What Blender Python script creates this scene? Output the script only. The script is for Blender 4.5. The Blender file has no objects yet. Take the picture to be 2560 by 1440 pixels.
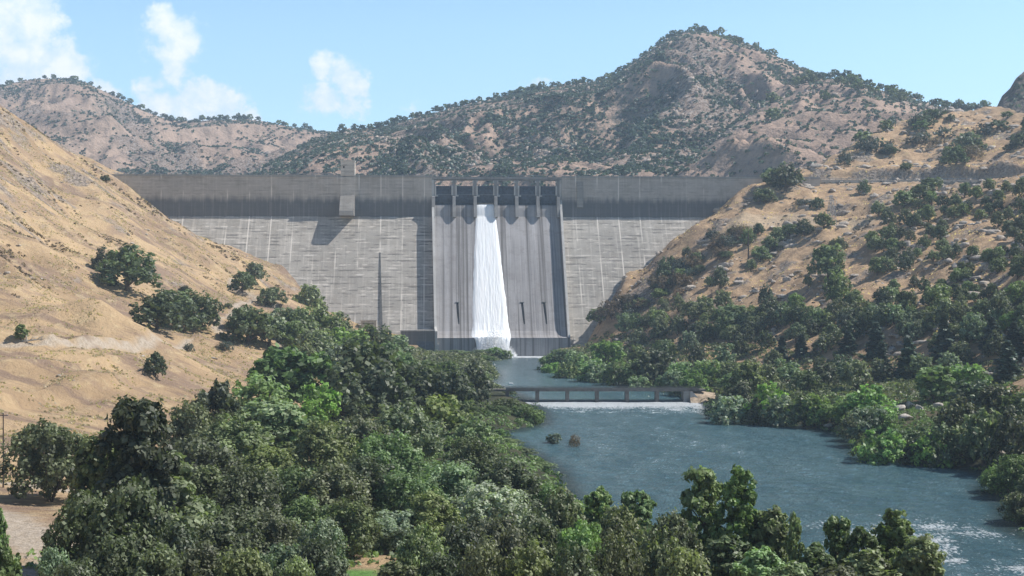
import bpy, math, random
import numpy as np
from mathutils import Vector, Matrix, geometry

# ------------------------------------------------------------------ camera, sky, sun
S = bpy.context.scene
F = 3540.0                      # focal length in pixels of a 2560 wide picture
CAMZ = 46.0
cam = bpy.data.objects.new('camera', bpy.data.cameras.new('camera'))
S.collection.objects.link(cam)
cam.location = (0, 0, CAMZ)
cam.rotation_euler = (math.radians(90), 0, 0)
cam.data.sensor_width = 36
cam.data.lens = 36 * F / 2560
cam.data.clip_start = 0.5
cam.data.clip_end = 20000
S.camera = cam

SUN = Vector((0.85, 0.085, 1.0)).normalized()          # towards the sun
sl = bpy.data.lights.new('sun', 'SUN')
sl.energy = 4.9
sl.angle = math.radians(0.5)
sl.color = (1.0, 0.955, 0.89)
so = bpy.data.objects.new('sun', sl)
S.collection.objects.link(so)
so.rotation_euler = SUN.to_track_quat('Z', 'Y').to_euler()

S.view_settings.view_transform = 'Standard'
S.view_settings.look = 'None'
S.view_settings.exposure = 0.22
S.view_settings.gamma = 1
S.cycles.max_bounces = 5
S.cycles.diffuse_bounces = 3
S.cycles.transparent_max_bounces = 8
S.cycles.volume_bounces = 1

W = bpy.data.worlds.new('World'); S.world = W
W.use_nodes = True

class NB:
    """small node-graph helper"""
    def __init__(s, tree): s.t = tree; s.n = tree.nodes; s.l = tree.links
    def node(s, typ, **kw):
        n = s.n.new(typ)
        for k, v in kw.items():
            if k.startswith('i_'):
                key = k[2:]
                n.inputs[int(key) if key.isdigit() else key.replace('_', ' ')].default_value = v
            else: setattr(n, k, v)
        return n
    def put(s, sock, v):
        if isinstance(v, bpy.types.NodeSocket): s.l.new(v, sock)
        else: sock.default_value = v
    def m(s, op, a, b=0.0, c=0.0, clamp=False):
        n = s.n.new('ShaderNodeMath'); n.operation = op; n.use_clamp = clamp
        for k, v in enumerate((a, b, c)): s.put(n.inputs[k], v)
        return n.outputs[0]
    def noise(s, vec, scale, detail=4, rough=0.55, dim='3D', dist=0.0):
        n = s.n.new('ShaderNodeTexNoise'); n.noise_dimensions = dim
        if vec is not None: s.l.new(vec, n.inputs['Vector'])
        n.inputs['Scale'].default_value = scale; n.inputs['Detail'].default_value = detail
        n.inputs['Roughness'].default_value = rough; n.inputs['Distortion'].default_value = dist
        return n.outputs['Fac']
    def ramp(s, fac, a, b, c0=0.0, c1=1.0, smooth=True):
        n = s.n.new('ShaderNodeMapRange'); n.interpolation_type = 'SMOOTHSTEP' if smooth else 'LINEAR'
        s.put(n.inputs['Value'], fac); s.put(n.inputs['From Min'], a); s.put(n.inputs['From Max'], b)
        s.put(n.inputs['To Min'], c0); s.put(n.inputs['To Max'], c1)
        return n.outputs['Result']
    def mix(s, fac, a, b, blend='MIX'):
        n = s.n.new('ShaderNodeMix'); n.data_type = 'RGBA'; n.blend_type = blend
        s.put(n.inputs[0], fac)
        for sock, v in ((n.inputs[6], a), (n.inputs[7], b)):
            if isinstance(v, (tuple, list)): v = (*v[:3], 1.0)
            s.put(sock, v)
        return n.outputs[2]
    def mapping(s, vec, scale=(1, 1, 1), rot=(0, 0, 0), loc=(0, 0, 0)):
        n = s.n.new('ShaderNodeMapping'); s.l.new(vec, n.inputs[0])
        n.inputs['Scale'].default_value = scale; n.inputs['Rotation'].default_value = rot; n.inputs['Location'].default_value = loc
        return n.outputs[0]

w = NB(W.node_tree)
bg = W.node_tree.nodes['Background']
sky = w.node('ShaderNodeTexSky', sky_type='NISHITA', sun_disc=False)
sky.sun_elevation = math.asin(SUN.z)
sky.sun_rotation = math.atan2(SUN.x, SUN.y)
sky.altitude = 200; sky.air_density = 1.0; sky.dust_density = 0.6; sky.ozone_density = 2.0
SKY_GAIN = 0.092
tc = w.node('ShaderNodeTexCoord')
sep = w.node('ShaderNodeSeparateXYZ'); w.l.new(tc.outputs['Generated'], sep.inputs[0])
yy = w.m('MAXIMUM', sep.outputs[1], 0.05)
ax = w.m('DIVIDE', sep.outputs[0], yy)
az = w.m('DIVIDE', sep.outputs[2], yy)
cv = w.node('ShaderNodeCombineXYZ'); w.l.new(ax, cv.inputs[0]); w.l.new(az, cv.inputs[1])
# cumulus banks: centre azimuth, centre altitude, half widths (tangents), tilt, weight
CL = [(-.345, .195, .030, .045, .1, 1), (-.338, .160, .040, .030, -.5, 1), (-.318, .158, .028, .022, -.6, .95), (-.352, .150, .03, .03, 0, .8),
      (-.247, .190, .014, .014, 0, 1), (-.236, .178, .017, .018, -.5, 1), (-.243, .160, .017, .030, .35, .60), (-.252, .143, .022, .014, .2, .5),
      (-.246, .128, .030, .013, -.2, .95), (-.214, .131, .034, .017, -.3, .95), (-.222, .116, .040, .012, -.1, .75), (-.190, .119, .024, .010, -.1, .6),
      (-.134, .157, .010, .011, 0, 1), (-.118, .150, .018, .013, -.5, 1), (-.112, .142, .015, .010, -.3, .95), (-.131, .134, .021, .013, 0, .70), (-.115, .131, .018, .012, 0, .5), (-.068, .1225, .030, .004, .1, .2),
      (-.288, .140, .012, .008, -.5, .8), (.012, .143, .03, .004, .3, .2)]
tot = None
for (cx, cz, rx, rz, tilt, wt) in CL:
    dx = w.m('SUBTRACT', ax, cx); dz = w.m('SUBTRACT', az, cz)
    c_, s_ = math.cos(tilt), math.sin(tilt)
    u = w.m('ADD', w.m('MULTIPLY', dx, c_ / rx), w.m('MULTIPLY', dz, s_ / rx))
    v = w.m('ADD', w.m('MULTIPLY', dx, -s_ / rz), w.m('MULTIPLY', dz, c_ / rz))
    d = w.m('SQRT', w.m('ADD', w.m('MULTIPLY', u, u), w.m('MULTIPLY', v, v)))
    e = w.m('MULTIPLY', w.m('SUBTRACT', 1.12, d), wt)
    tot = e if tot is None else w.m('SMOOTH_MAX', tot, e, 0.12)
n1 = w.noise(cv.outputs[0], 62, 7, 0.58)
n2 = w.noise(cv.outputs[0], 20, 3, 0.5)
tot = w.m('ADD', tot, w.m('MULTIPLY', w.m('SUBTRACT', n1, 0.5), 1.7))
tot = w.m('ADD', tot, w.m('MULTIPLY', w.m('SUBTRACT', n2, 0.5), 0.8))
cm = w.m('MULTIPLY', w.ramp(tot, 0.05, 0.50), w.ramp(sep.outputs[1], 0.1, 0.4))
shade = w.ramp(w.m('ADD', n1, w.m('MULTIPLY', tot, .25)), 0.45, 0.95)
cloudcol = w.mix(shade, (0.74, 0.89, 1.04), (1.02, 1.05, 1.08))
tint = w.mix(1.0, sky.outputs[0], (0.80, 0.97, 1.0), 'MULTIPLY')
# sky brightened low down and dimmed out of view overhead, to deepen shadows
low = w.ramp(sep.outputs[2], 0.17, 0.42, 1.0, 0.0)
boost = w.mix(low, (0.46, 0.52, 0.64), (2.28, 2.12, 2.14))
tint = w.mix(1.0, tint, boost, 'MULTIPLY')
gain = w.node('ShaderNodeVectorMath', operation='SCALE'); w.l.new(tint, gain.inputs[0]); gain.inputs['Scale'].default_value = SKY_GAIN
colr = w.mix(w.m('MULTIPLY', cm, 0.97), gain.outputs[0], cloudcol)
w.l.new(colr, bg.inputs['Color'])
bg.inputs['Strength'].default_value = 1.0

# ------------------------------------------------------------------ helpers
rng = np.random.default_rng(7)
col = S.collection

def at(px, py, Y):
    return ((px - 1280) * Y / F, Y, CAMZ + (720 - py) * Y / F)
def topx(X, Y, Z):
    return 1280 + F * X / Y, 720 - F * (Z - CAMZ) / Y

def mesh(name, V, Fc, tint=None, attrs=None, smooth=False, mats=None, matidx=None):
    V = np.asarray(V, dtype=np.float32); Fc = np.asarray(Fc, dtype=np.int32)
    me = bpy.data.meshes.new(name)
    k = Fc.shape[1]
    me.vertices.add(len(V)); me.vertices.foreach_set('co', V.ravel())
    me.loops.add(len(Fc) * k); me.loops.foreach_set('vertex_index', Fc.ravel())
    me.polygons.add(len(Fc)); me.polygons.foreach_set('loop_start', np.arange(len(Fc), dtype=np.int32) * k)
    if smooth: me.polygons.foreach_set('use_smooth', np.ones(len(Fc), dtype=bool))
    if matidx is not None: me.polygons.foreach_set('material_index', np.asarray(matidx, dtype=np.int32))
    me.update(calc_edges=True)
    if tint is not None:
        a = me.attributes.new('tint', 'FLOAT', 'FACE'); a.data.foreach_set('value', np.asarray(tint, dtype=np.float32))
    for n_, v_ in (attrs or {}).items():
        a = me.attributes.new(n_, 'FLOAT', 'POINT'); a.data.foreach_set('value', np.asarray(v_, dtype=np.float32).ravel())
    for m_ in (mats or []): me.materials.append(m_)
    return me

def link(name, me, parent=None, loc=None):
    o = bpy.data.objects.new(name, me); col.objects.link(o)
    if parent is not None: o.parent = parent
    if loc is not None: o.location = loc
    return o
def tag(o, label=None, cat=None, group=None, kind=None):
    if label: o['label'] = label
    if cat: o['category'] = cat
    if group: o['group'] = group
    if kind: o['kind'] = kind
    return o
def empty(name, loc, label=None, cat=None, group=None, rz=0.0):
    o = bpy.data.objects.new(name, None); col.objects.link(o)
    o.location = loc; o.rotation_euler[2] = rz; o.empty_display_size = 1
    return tag(o, label, cat, group)

class MB:
    """collects boxes, prisms and tubes, then links them as one mesh"""
    def __init__(s): s.v = []; s.f = []
    def raw(s, vs, fs):
        n = len(s.v); s.v += [tuple(p) for p in vs]; s.f += [tuple(i + n for i in f) for f in fs]
    def box(s, x0, x1, y0, y1, z0, z1, bev=0):
        s.raw([(x0, y0, z0), (x1, y0, z0), (x1, y1, z0), (x0, y1, z0), (x0, y0, z1), (x1, y0, z1), (x1, y1, z1), (x0, y1, z1)],
              [(0, 3, 2, 1), (4, 5, 6, 7), (0, 1, 5, 4), (1, 2, 6, 5), (2, 3, 7, 6), (3, 0, 4, 7)])
    def prism(s, prof, axis_a, axis_b, put):
        """profile list of 2-tuples extruded from a to b; put(p, q, t) gives xyz"""
        n = len(prof)
        vs = [put(p, q, axis_a) for p, q in prof] + [put(p, q, axis_b) for p, q in prof]
        fs = [tuple(range(n - 1, -1, -1)), tuple(range(n, 2 * n))]
        fs += [(i, (i + 1) % n, n + (i + 1) % n, n + i) for i in range(n)]
        s.raw(vs, fs)
    def tube(s, pts, rad, n=6):
        pts = [Vector(p) for p in pts]; rings = []
        for i, p in enumerate(pts):
            d = (pts[min(i + 1, len(pts) - 1)] - pts[max(i - 1, 0)]).normalized()
            a = d.orthogonal().normalized(); b = d.cross(a)
            r = rad[i] if isinstance(rad, (list, tuple)) else rad
            rings.append([tuple(p + a * (r * math.cos(t * 2 * math.pi / n)) + b * (r * math.sin(t * 2 * math.pi / n))) for t in range(n)])
        vs = [q for r_ in rings for q in r_]; fs = []
        for i in range(len(pts) - 1):
            for t in range(n):
                fs.append((i * n + t, i * n + (t + 1) % n, (i + 1) * n + (t + 1) % n, (i + 1) * n + t))
        fs.append(tuple(range(n - 1, -1, -1))); fs.append(tuple((len(pts) - 1) * n + t for t in range(n)))
        s.raw(vs, fs)
    def me(s, name, mat=None):
        m_ = bpy.data.meshes.new(name); m_.from_pydata(s.v, [], s.f); m_.update()
        if mat: m_.materials.append(mat)
        return m_
    def build(s, name, mat, parent=None, loc=None):
        return link(name, s.me(name, mat), parent, loc)

# numpy gradient noise
_P = np.random.default_rng(99).permutation(4096)
_G = np.random.default_rng(98).uniform(0, 2 * math.pi, 4096)
def gnoise(x, y, seed=0):
    x = np.asarray(x, float); y = np.asarray(y, float)
    xi = np.floor(x).astype(int); yi = np.floor(y).astype(int); xf = x - xi; yf = y - yi
    def g(ix, iy, dx, dy):
        a = _G[_P[(_P[(ix + seed * 37) & 4095] + iy) & 4095]]
        return np.cos(a) * dx + np.sin(a) * dy
    u = xf * xf * xf * (xf * (xf * 6 - 15) + 10); v = yf * yf * yf * (yf * (yf * 6 - 15) + 10)
    a = g(xi, yi, xf, yf); b = g(xi + 1, yi, xf - 1, yf); c = g(xi, yi + 1, xf, yf - 1); d = g(xi + 1, yi + 1, xf - 1, yf - 1)
    return (a + (b - a) * u + (c - a) * v + (a - b - c + d) * u * v) * 1.5
def fbm(x, y, o=4, seed=0, g=0.5):
    r = 0; a = 1.0
    for i in range(o):
        r = r + a * gnoise(x * 2 ** i, y * 2 ** i, seed + i * 3); a *= g
    return r
def ridged(x, y, o=4, seed=0):
    r = 0; a = 1.0
    for i in range(o):
        r = r + a * (1 - 2 * np.abs(gnoise(x * 2 ** i, y * 2 ** i, seed + i * 5))); a *= 0.5
    return r
def sstep(a, b, x):
    t = np.clip((x - a) / (b - a), 0, 1); return t * t * (3 - 2 * t)

def grid_faces(nu, nv):
    i = np.arange(nu * nv).reshape(nv, nu)
    return np.stack([i[:-1, :-1], i[:-1, 1:], i[1:, 1:], i[1:, :-1]], -1).reshape(-1, 4)

# ------------------------------------------------------------------ materials
def mat(name, rough=0.9):
    m_ = bpy.data.materials.new(name); m_.use_nodes = True
    nb = NB(m_.node_tree); b = nb.n['Principled BSDF']
    b.inputs['Roughness'].default_value = rough
    b.inputs['Specular IOR Level'].default_value = 0.25
    return m_, nb, b
def gpos(nb):
    return nb.node('ShaderNodeNewGeometry').outputs['Position']
def attr(nb, name):
    return nb.node('ShaderNodeAttribute', attribute_name=name).outputs['Fac']
def bump(nb, b, h, dist, strength=1.0):
    n = nb.node('ShaderNodeBump'); n.inputs['Distance'].default_value = dist; n.inputs['Strength'].default_value = strength
    nb.l.new(h, n.inputs['Height']); nb.l.new(n.outputs[0], b.inputs['Normal'])

def simple(name, c, rough=0.85, var=0.18, scale=0.6, metal=0.0):
    m_, nb, b = mat(name, rough)
    p = gpos(nb); n = nb.noise(p, scale, 5, 0.6)
    dark = tuple(x * (1 - var) for x in c); lite = tuple(min(1, x * (1 + var)) for x in c)
    nb.l.new(nb.mix(nb.ramp(n, .3, .7), dark, lite), b.inputs['Base Color'])
    b.inputs['Metallic'].default_value = metal
    return m_

def leafmat(name, c, hue=0.03, val=0.55, trans=0.32):
    """leaves: two tones picked leaf by leaf, and each plant a little off the next"""
    m_ = bpy.data.materials.new(name); m_.use_nodes = True
    nb = NB(m_.node_tree); b = nb.n['Principled BSDF']; out = nb.n['Material Output']
    oi = nb.node('ShaderNodeObjectInfo')
    t = attr(nb, 'tint')
    base = nb.mix(t, tuple(x * (1 - val) for x in c), tuple(min(1, x * (1 + val * 1.3)) for x in c))
    hs = nb.node('ShaderNodeHueSaturation')
    nb.put(hs.inputs['Hue'], nb.ramp(oi.outputs['Random'], 0, 1, 0.504 - hue * .7, 0.504 + hue * .7, False))
    nb.put(hs.inputs['Value'], nb.ramp(nb.m('FRACT', nb.m('MULTIPLY', oi.outputs['Random'], 7.31)), 0, 1, 0.66, 1.45, False))
    nb.put(hs.inputs['Saturation'], nb.ramp(nb.m('FRACT', nb.m('MULTIPLY', oi.outputs['Random'], 3.77)), 0, 1, 0.75, 1.1, False))
    nb.l.new(base, hs.inputs['Color'])
    nb.l.new(hs.outputs[0], b.inputs['Base Color'])
    b.inputs['Roughness'].default_value = 0.5; b.inputs['Specular IOR Level'].default_value = 0.45
    tr = nb.node('ShaderNodeBsdfTranslucent'); nb.l.new(nb.mix(1.0, hs.outputs[0], (1.1, 1.25, 0.6), 'MULTIPLY'), tr.inputs[0])
    mx = nb.node('ShaderNodeMixShader'); mx.inputs[0].default_value = trans
    nb.l.new(b.outputs[0], mx.inputs[1]); nb.l.new(tr.outputs[0], mx.inputs[2]); nb.l.new(mx.outputs[0], out.inputs[0])
    return m_

M = {}
M['oak'] = leafmat('oak_leaves', (0.160, 0.190, 0.086))
M['darkoak'] = leafmat('dark_oak_leaves', (0.112, 0.138, 0.072), hue=0.02)
M['green'] = leafmat('green_leaves', (0.160, 0.220, 0.078))
M['bright'] = leafmat('bright_leaves', (0.185, 0.275, 0.085), hue=0.02)
M['grey'] = leafmat('grey_green_leaves', (0.180, 0.230, 0.140), hue=0.02)
M['silver'] = leafmat('silver_leaves', (0.27, 0.30, 0.22), hue=0.01)
M['olive'] = leafmat('olive_leaves', (0.140, 0.152, 0.085), hue=0.02)
M['brush'] = leafmat('brush_leaves', (0.082, 0.108, 0.090), hue=0.02)
M['drybrush'] = leafmat('dry_brush_leaves', (0.17, 0.115, 0.075), hue=0.02)
M['pine'] = leafmat('pine_needles', (0.065, 0.100, 0.070), hue=0.01, trans=0.1)
M['straw'] = leafmat('dry_grass_blades', (0.72, 0.56, 0.38), hue=0.0, val=.22, trans=.5)
M['bark'] = simple('bark', (0.11, 0.085, 0.065), 0.95, 0.4, 3)
M['palebark'] = simple('pale_bark', (0.30, 0.27, 0.23), 0.95, 0.3, 3)
M['deadwood'] = simple('dead_wood', (0.50, 0.47, 0.42), 0.95, 0.2, 3)
M['steel'] = simple('galvanised_steel', (0.30, 0.32, 0.34), 0.5, 0.15, 1, 0.6)
M['darksteel'] = simple('painted_gate_steel', (0.11, 0.13, 0.165), 0.55, 0.25, 0.5)
M['woodpole'] = simple('pole_wood', (0.10, 0.075, 0.06), 0.95, 0.3, 1)
M['black'] = simple('painted_opening_shade', (0.012, 0.013, 0.016), 0.9, 0.1)  # flat black, stands in for the shade inside openings
M['white'] = simple('white_paint', (0.72, 0.73, 0.74), 0.6, 0.08)
M['rockm'] = simple('boulder_stone', (0.40, 0.35, 0.30), 0.95, 0.45, 1.1)
M['palerock'] = simple('pale_stone', (0.46, 0.42, 0.37), 0.95, 0.4, 1.6)

def concrete(name, base, streak=1.0, lifts=1.0, dark_band=False, joint=15.5, chute=False):
    m_, nb, b = mat(name, 0.92)
    g = nb.node('ShaderNodeNewGeometry')
    rot = nb.mapping(g.outputs['Position'], rot=(0, 0, -DAM_A))
    sp = nb.node('ShaderNodeSeparateXYZ'); nb.l.new(rot, sp.inputs[0])
    u, z = sp.outputs[0], sp.outputs[2]
    def uv(su, sz, off=0):
        c = nb.node('ShaderNodeCombineXYZ')
        nb.put(c.inputs[0], nb.m('MULTIPLY', u, su)); nb.put(c.inputs[2], nb.m('MULTIPLY_ADD', z, sz, off)); return c.outputs[0]
    big = nb.noise(uv(.02, .03), 1, 4, .6)
    c0 = nb.mix(nb.ramp(big, .3, .7), tuple(x * .86 for x in base), tuple(x * 1.12 for x in base))
    if lifts > .9:
        # each pour of concrete weathered to its own tone
        wn = nb.node('ShaderNodeTexWhiteNoise', noise_dimensions='2D'); cc = nb.node('ShaderNodeCombineXYZ')
        nb.put(cc.inputs[0], nb.m('FLOOR', nb.m('MULTIPLY_ADD', u, 1 / joint, .5))); nb.put(cc.inputs[1], nb.m('FLOOR', nb.m('MULTIPLY_ADD', z, 1 / 4.56, .25))); nb.l.new(cc.outputs[0], wn.inputs['Vector'])
        c0 = nb.mix(nb.ramp(wn.outputs['Value'], 0, 1, 0, .55, False), c0, tuple(x * .62 for x in base))
    c0 = nb.mix(nb.m('MULTIPLY', nb.ramp(nb.noise(uv(.09, .16, 40), 1, 6, .75), .48, .62), .45), c0, tuple(x * k for x, k in zip(base, (.66, .63, .60))))
    # vertical runs
    vs = nb.noise(uv(.55, .018, 3), 1, 5, .6)
    c1 = nb.mix(nb.m('MULTIPLY', nb.ramp(vs, .50, .68), .45 * streak), c0, tuple(min(1, x * 1.5) for x in base))
    vd = nb.noise(uv(.30, .03, 9), 1, 4, .6)
    c2 = nb.mix(nb.m('MULTIPLY', nb.ramp(vd, .52, .70), .45 * streak), c1, tuple(x * .55 for x in base))
    if lifts > 0:
        # lift lines every 1.5 m, broken along their length
        fz = nb.m('ABSOLUTE', nb.m('SUBTRACT', nb.m('FRACT', nb.m('MULTIPLY', z, 1 / 2.28)), .5))
        ln = nb.ramp(fz, .36, .14)
        brk = nb.ramp(nb.noise(uv(.075, .44, 5), 1, 4, .7), .50, .60)
        c2 = nb.mix(nb.m('MULTIPLY', nb.m('MULTIPLY', ln, brk), 1.0 * lifts), c2, tuple(x * .45 for x in base))
        brk2 = nb.ramp(nb.noise(uv(.085, .44, 15), 1, 4, .7), .51, .62)
        fz2 = nb.m('ABSOLUTE', nb.m('SUBTRACT', nb.m('FRACT', nb.m('MULTIPLY_ADD', z, 1 / 2.28, .3)), .5))
        c2 = nb.mix(nb.m('MULTIPLY', nb.m('MULTIPLY', nb.ramp(fz2, .34, .12), brk2), .75 * lifts), c2, tuple(min(1, x * 1.55) for x in base))
        # pale lime runs at the monolith joints
        fu = nb.m('ABSOLUTE', nb.m('SUBTRACT', nb.m('FRACT', nb.m('MULTIPLY', u, 1 / joint)), .5))
        jt = nb.m('MULTIPLY', nb.ramp(fu, .045, .005), nb.ramp(nb.noise(uv(.02, .035, 7), 1, 3, .6), .42, .6))
        c2 = nb.mix(nb.m('MULTIPLY', jt, .85), c2, tuple(min(1, x * 1.75) for x in base))
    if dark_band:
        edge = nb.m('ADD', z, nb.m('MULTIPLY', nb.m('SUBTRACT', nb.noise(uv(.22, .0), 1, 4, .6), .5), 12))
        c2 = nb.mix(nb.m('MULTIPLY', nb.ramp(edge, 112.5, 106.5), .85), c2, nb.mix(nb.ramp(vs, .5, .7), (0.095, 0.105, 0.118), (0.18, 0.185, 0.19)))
    if chute:
        v1 = nb.noise(uv(.33, .003, 21), 1, 6, .68)
        c2 = nb.mix(nb.ramp(v1, .38, .54), tuple(x * k for x, k in zip(base, (.42, .40, .38))), c2)
        v2 = nb.noise(uv(.8, .004, 31), 1, 5, .7)
        c2 = nb.mix(nb.m('MULTIPLY', nb.ramp(v2, .56, .70), .6), c2, (0.52, 0.53, 0.56))
    nb.l.new(c2, b.inputs['Base Color'])
    bump(nb, b, nb.noise(uv(.6, .9), 1, 5, .7), 0.25, .6)
    return m_
# ------------------------------------------------------------------ near terrain (one height field)
DAM_A = math.radians(3.1)
DO = (0.0, 1016.0)
def dam(u, wv, z):
    """dam frame: u along the crest, wv out towards the valley"""
    c, s = math.cos(DAM_A), math.sin(DAM_A)
    return (u * c + wv * s, DO[1] + u * s - wv * c, z)
def dam_u(px, wv):
    c, s = math.cos(DAM_A), math.sin(DAM_A); k = (px - 1280) / F
    return (k * (DO[1] - wv * c) - wv * s) / (c - k * s)

CP = [  # (px, py, distance) on the left hill
 (0,276,900),(-90,225,890),(60,312,915),(100,338,930),(20,290,930),(180,396,968),(215,424,985),(262,462,985),(225,440,1004),(325,494,1003),(412,549,1003),(550,612,985),(640,662,962),(720,742,945),(770,800,935),(900,855,922),
 (-300,150,900),(-300,500,600),(-300,760,430),(0,370,820),(0,450,750),(0,560,660),(0,640,600),(0,750,545),(100,450,860),(100,600,700),(100,740,570),
 (200,560,800),(200,660,680),(330,560,850),(300,640,720),(450,640,850),(370,740,650),(560,720,820),(640,730,800),(600,760,750),(470,790,690),
 (0,768,505),(110,764,500),(220,766,500),(300,790,510),(370,825,530),(0,815,470),(150,815,470),(280,840,490),
 (0,862,435),(150,862,435),(280,860,450),(400,858,500),(540,830,620),(470,845,560),(600,875,570),(720,850,660),(500,850,600),
 (0,960,375),(150,950,385),(300,930,420),(450,930,460),(560,930,500),(0,1040,335),(150,1050,345),(300,1040,370),(420,1000,410),(500,975,430),
 (0,1130,300),(150,1130,310),(280,1110,330),
 (200,385,1060),(320,440,1060),(60,330,1050),(130,352,1055),
 # right hill
 (1500,812,935),(1560,740,950),(1600,692,960),(1700,592,985),(1790,542,1006),(1830,500,1010),(1900,452,1022),(1950,436,1030),
 (2000,447,1045),(2100,449,1035),(2200,450,1025),(2320,453,1005),(2440,457,985),
 (2000,470,1012),(2200,478,990),(2080,510,960),(1850,543,968),(1960,545,955),(2060,547,945),(2100,572,885),(1800,640,930),(2220,560,865),(2400,486,900),(2560,452,850),(2800,430,800),
 (2560,600,720),(2300,640,780),(1900,700,860),(1750,770,850),(2100,700,770),(2400,720,670),(2800,600,600),
 (1640,825,850),(1720,832,800),(1900,826,750),(2100,806,700),(2300,800,640),(2560,790,590),(2800,760,520),
 (1990,425,1075),(2060,412,1090),(2130,375,1110),(2200,325,1170),(2280,300,1195),(2350,287,1210),(2440,279,1230),(2560,240,1260),(2800,160,1260),
 (2130,430,1055),(2200,425,1060),(2300,420,1050),(2440,430,1020),(2560,415,960),(2350,380,1090),(2500,350,1080),(2800,330,1000),
]
pts = [at(*c) for c in CP]
pts += [  # metres
 (0,-60,46),(-200,-60,60),(220,-60,50),(0,0,43.5),(-120,0,45),(150,0,30),(0,60,26),(-80,60,26),(100,60,18),(0,110,12),(-70,120,12),(-60,180,8),(0,180,6),
 (-76,225,8.5),(-95,255,8.5),(-110,285,9.5),(-150,200,20),(-200,120,35),(-260,260,70),(-420,200,110),(-420,-60,90),(-420,700,190),(-420,1000,220),(-420,1340,110),(-420,1150,140),
 (-60,300,6),(-70,360,6),(-40,400,4.5),(-70,440,8),(-50,500,5),(-80,520,9),(-50,600,5),(-85,640,14),(-8,560,2.2),(0,530,2),(-12,590,3),(-50,700,5),(-90,760,20),(-50,800,6),(-75,860,12),(-50,900,3),(-60,925,4),
 (-20,300,4),(-20,240,4),(-20,350,4),(20,200,4),(60,160,6),(120,110,8),(200,60,14),
 (120,540,5),(95,600,4),(80,700,5),(60,800,4),(45,870,4),(50,920,6),(110,700,8),(85,820,10),(160,600,8),(130,440,5),(160,480,7),(200,520,14),
 (130,380,5),(150,330,6),(140,270,6),(200,400,16),(160,220,8),(260,300,40),(300,150,50),(420,-60,60),(420,400,110),(420,800,150),(240,120,25),
 (0,1075,55),(-100,1075,55),(100,1075,60),(-200,1075,75),(0,1340,60),(-200,1340,90),(150,1100,100),(150,1340,80),(-250,1085,95),(190,1130,110),(420,1340,150),(280,1340,120),(300,1280,150),
]
for k_, (a_, b_) in enumerate([(-330,1090),(-300,1110)]): pts.append((a_, b_, 118))
P3 = np.array(pts, float)
dv, _, df, *_ = geometry.delaunay_2d_cdt([Vector((p[0], p[1])) for p in pts], [], [], 0, 1e-4)
DV = np.array([(v.x, v.y) for v in dv]); DZ = np.zeros(len(DV))
for i, v in enumerate(DV): DZ[i] = P3[np.argmin((P3[:, 0] - v[0]) ** 2 + (P3[:, 1] - v[1]) ** 2), 2]
GS = 2.5
gx = np.arange(-420, 420.1, GS); gy = np.arange(-60, 1340.1, GS)
GX, GY = np.meshgrid(gx, gy)
H = np.full(GX.shape, np.nan)
for f in df:
    if len(f) != 3: continue
    (x0, y0), (x1, y1), (x2, y2) = DV[list(f)]; z0, z1, z2 = DZ[list(f)]
    det = (y1 - y2) * (x0 - x2) + (x2 - x1) * (y0 - y2)
    if abs(det) < 1e-6: continue
    i0 = max(int((min(x0, x1, x2) + 420) / GS) - 1, 0); i1 = min(int((max(x0, x1, x2) + 420) / GS) + 2, GX.shape[1])
    j0 = max(int((min(y0, y1, y2) + 60) / GS) - 1, 0); j1 = min(int((max(y0, y1, y2) + 60) / GS) + 2, GX.shape[0])
    if i0 >= i1 or j0 >= j1: continue
    sx = GX[j0:j1, i0:i1]; sy = GY[j0:j1, i0:i1]
    a = ((y1 - y2) * (sx - x2) + (x2 - x1) * (sy - y2)) / det
    b = ((y2 - y0) * (sx - x2) + (x0 - x2) * (sy - y2)) / det
    c = 1 - a - b
    ins = (a > -1e-6) & (b > -1e-6) & (c > -1e-6)
    H[j0:j1, i0:i1][ins] = (a * z0 + b * z1 + c * z2)[ins]
while np.isnan(H).any():       # rim: carry the nearest row or column outwards
    for sh in ((1, 0), (-1, 0), (0, 1), (0, -1)):
        R_ = np.roll(H, sh, (0, 1)); H = np.where(np.isnan(H), R_, H)
def blur(A, sig):
    r = int(sig * 3); k = np.exp(-np.arange(-r, r + 1) ** 2 / (2 * sig ** 2)); k /= k.sum()
    A = np.pad(A, r, 'edge')
    A = np.apply_along_axis(lambda m: np.convolve(m, k, 'valid'), 0, A)
    return np.apply_along_axis(lambda m: np.convolve(m, k, 'valid'), 1, A)
H = blur(H, 2.6)

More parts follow.
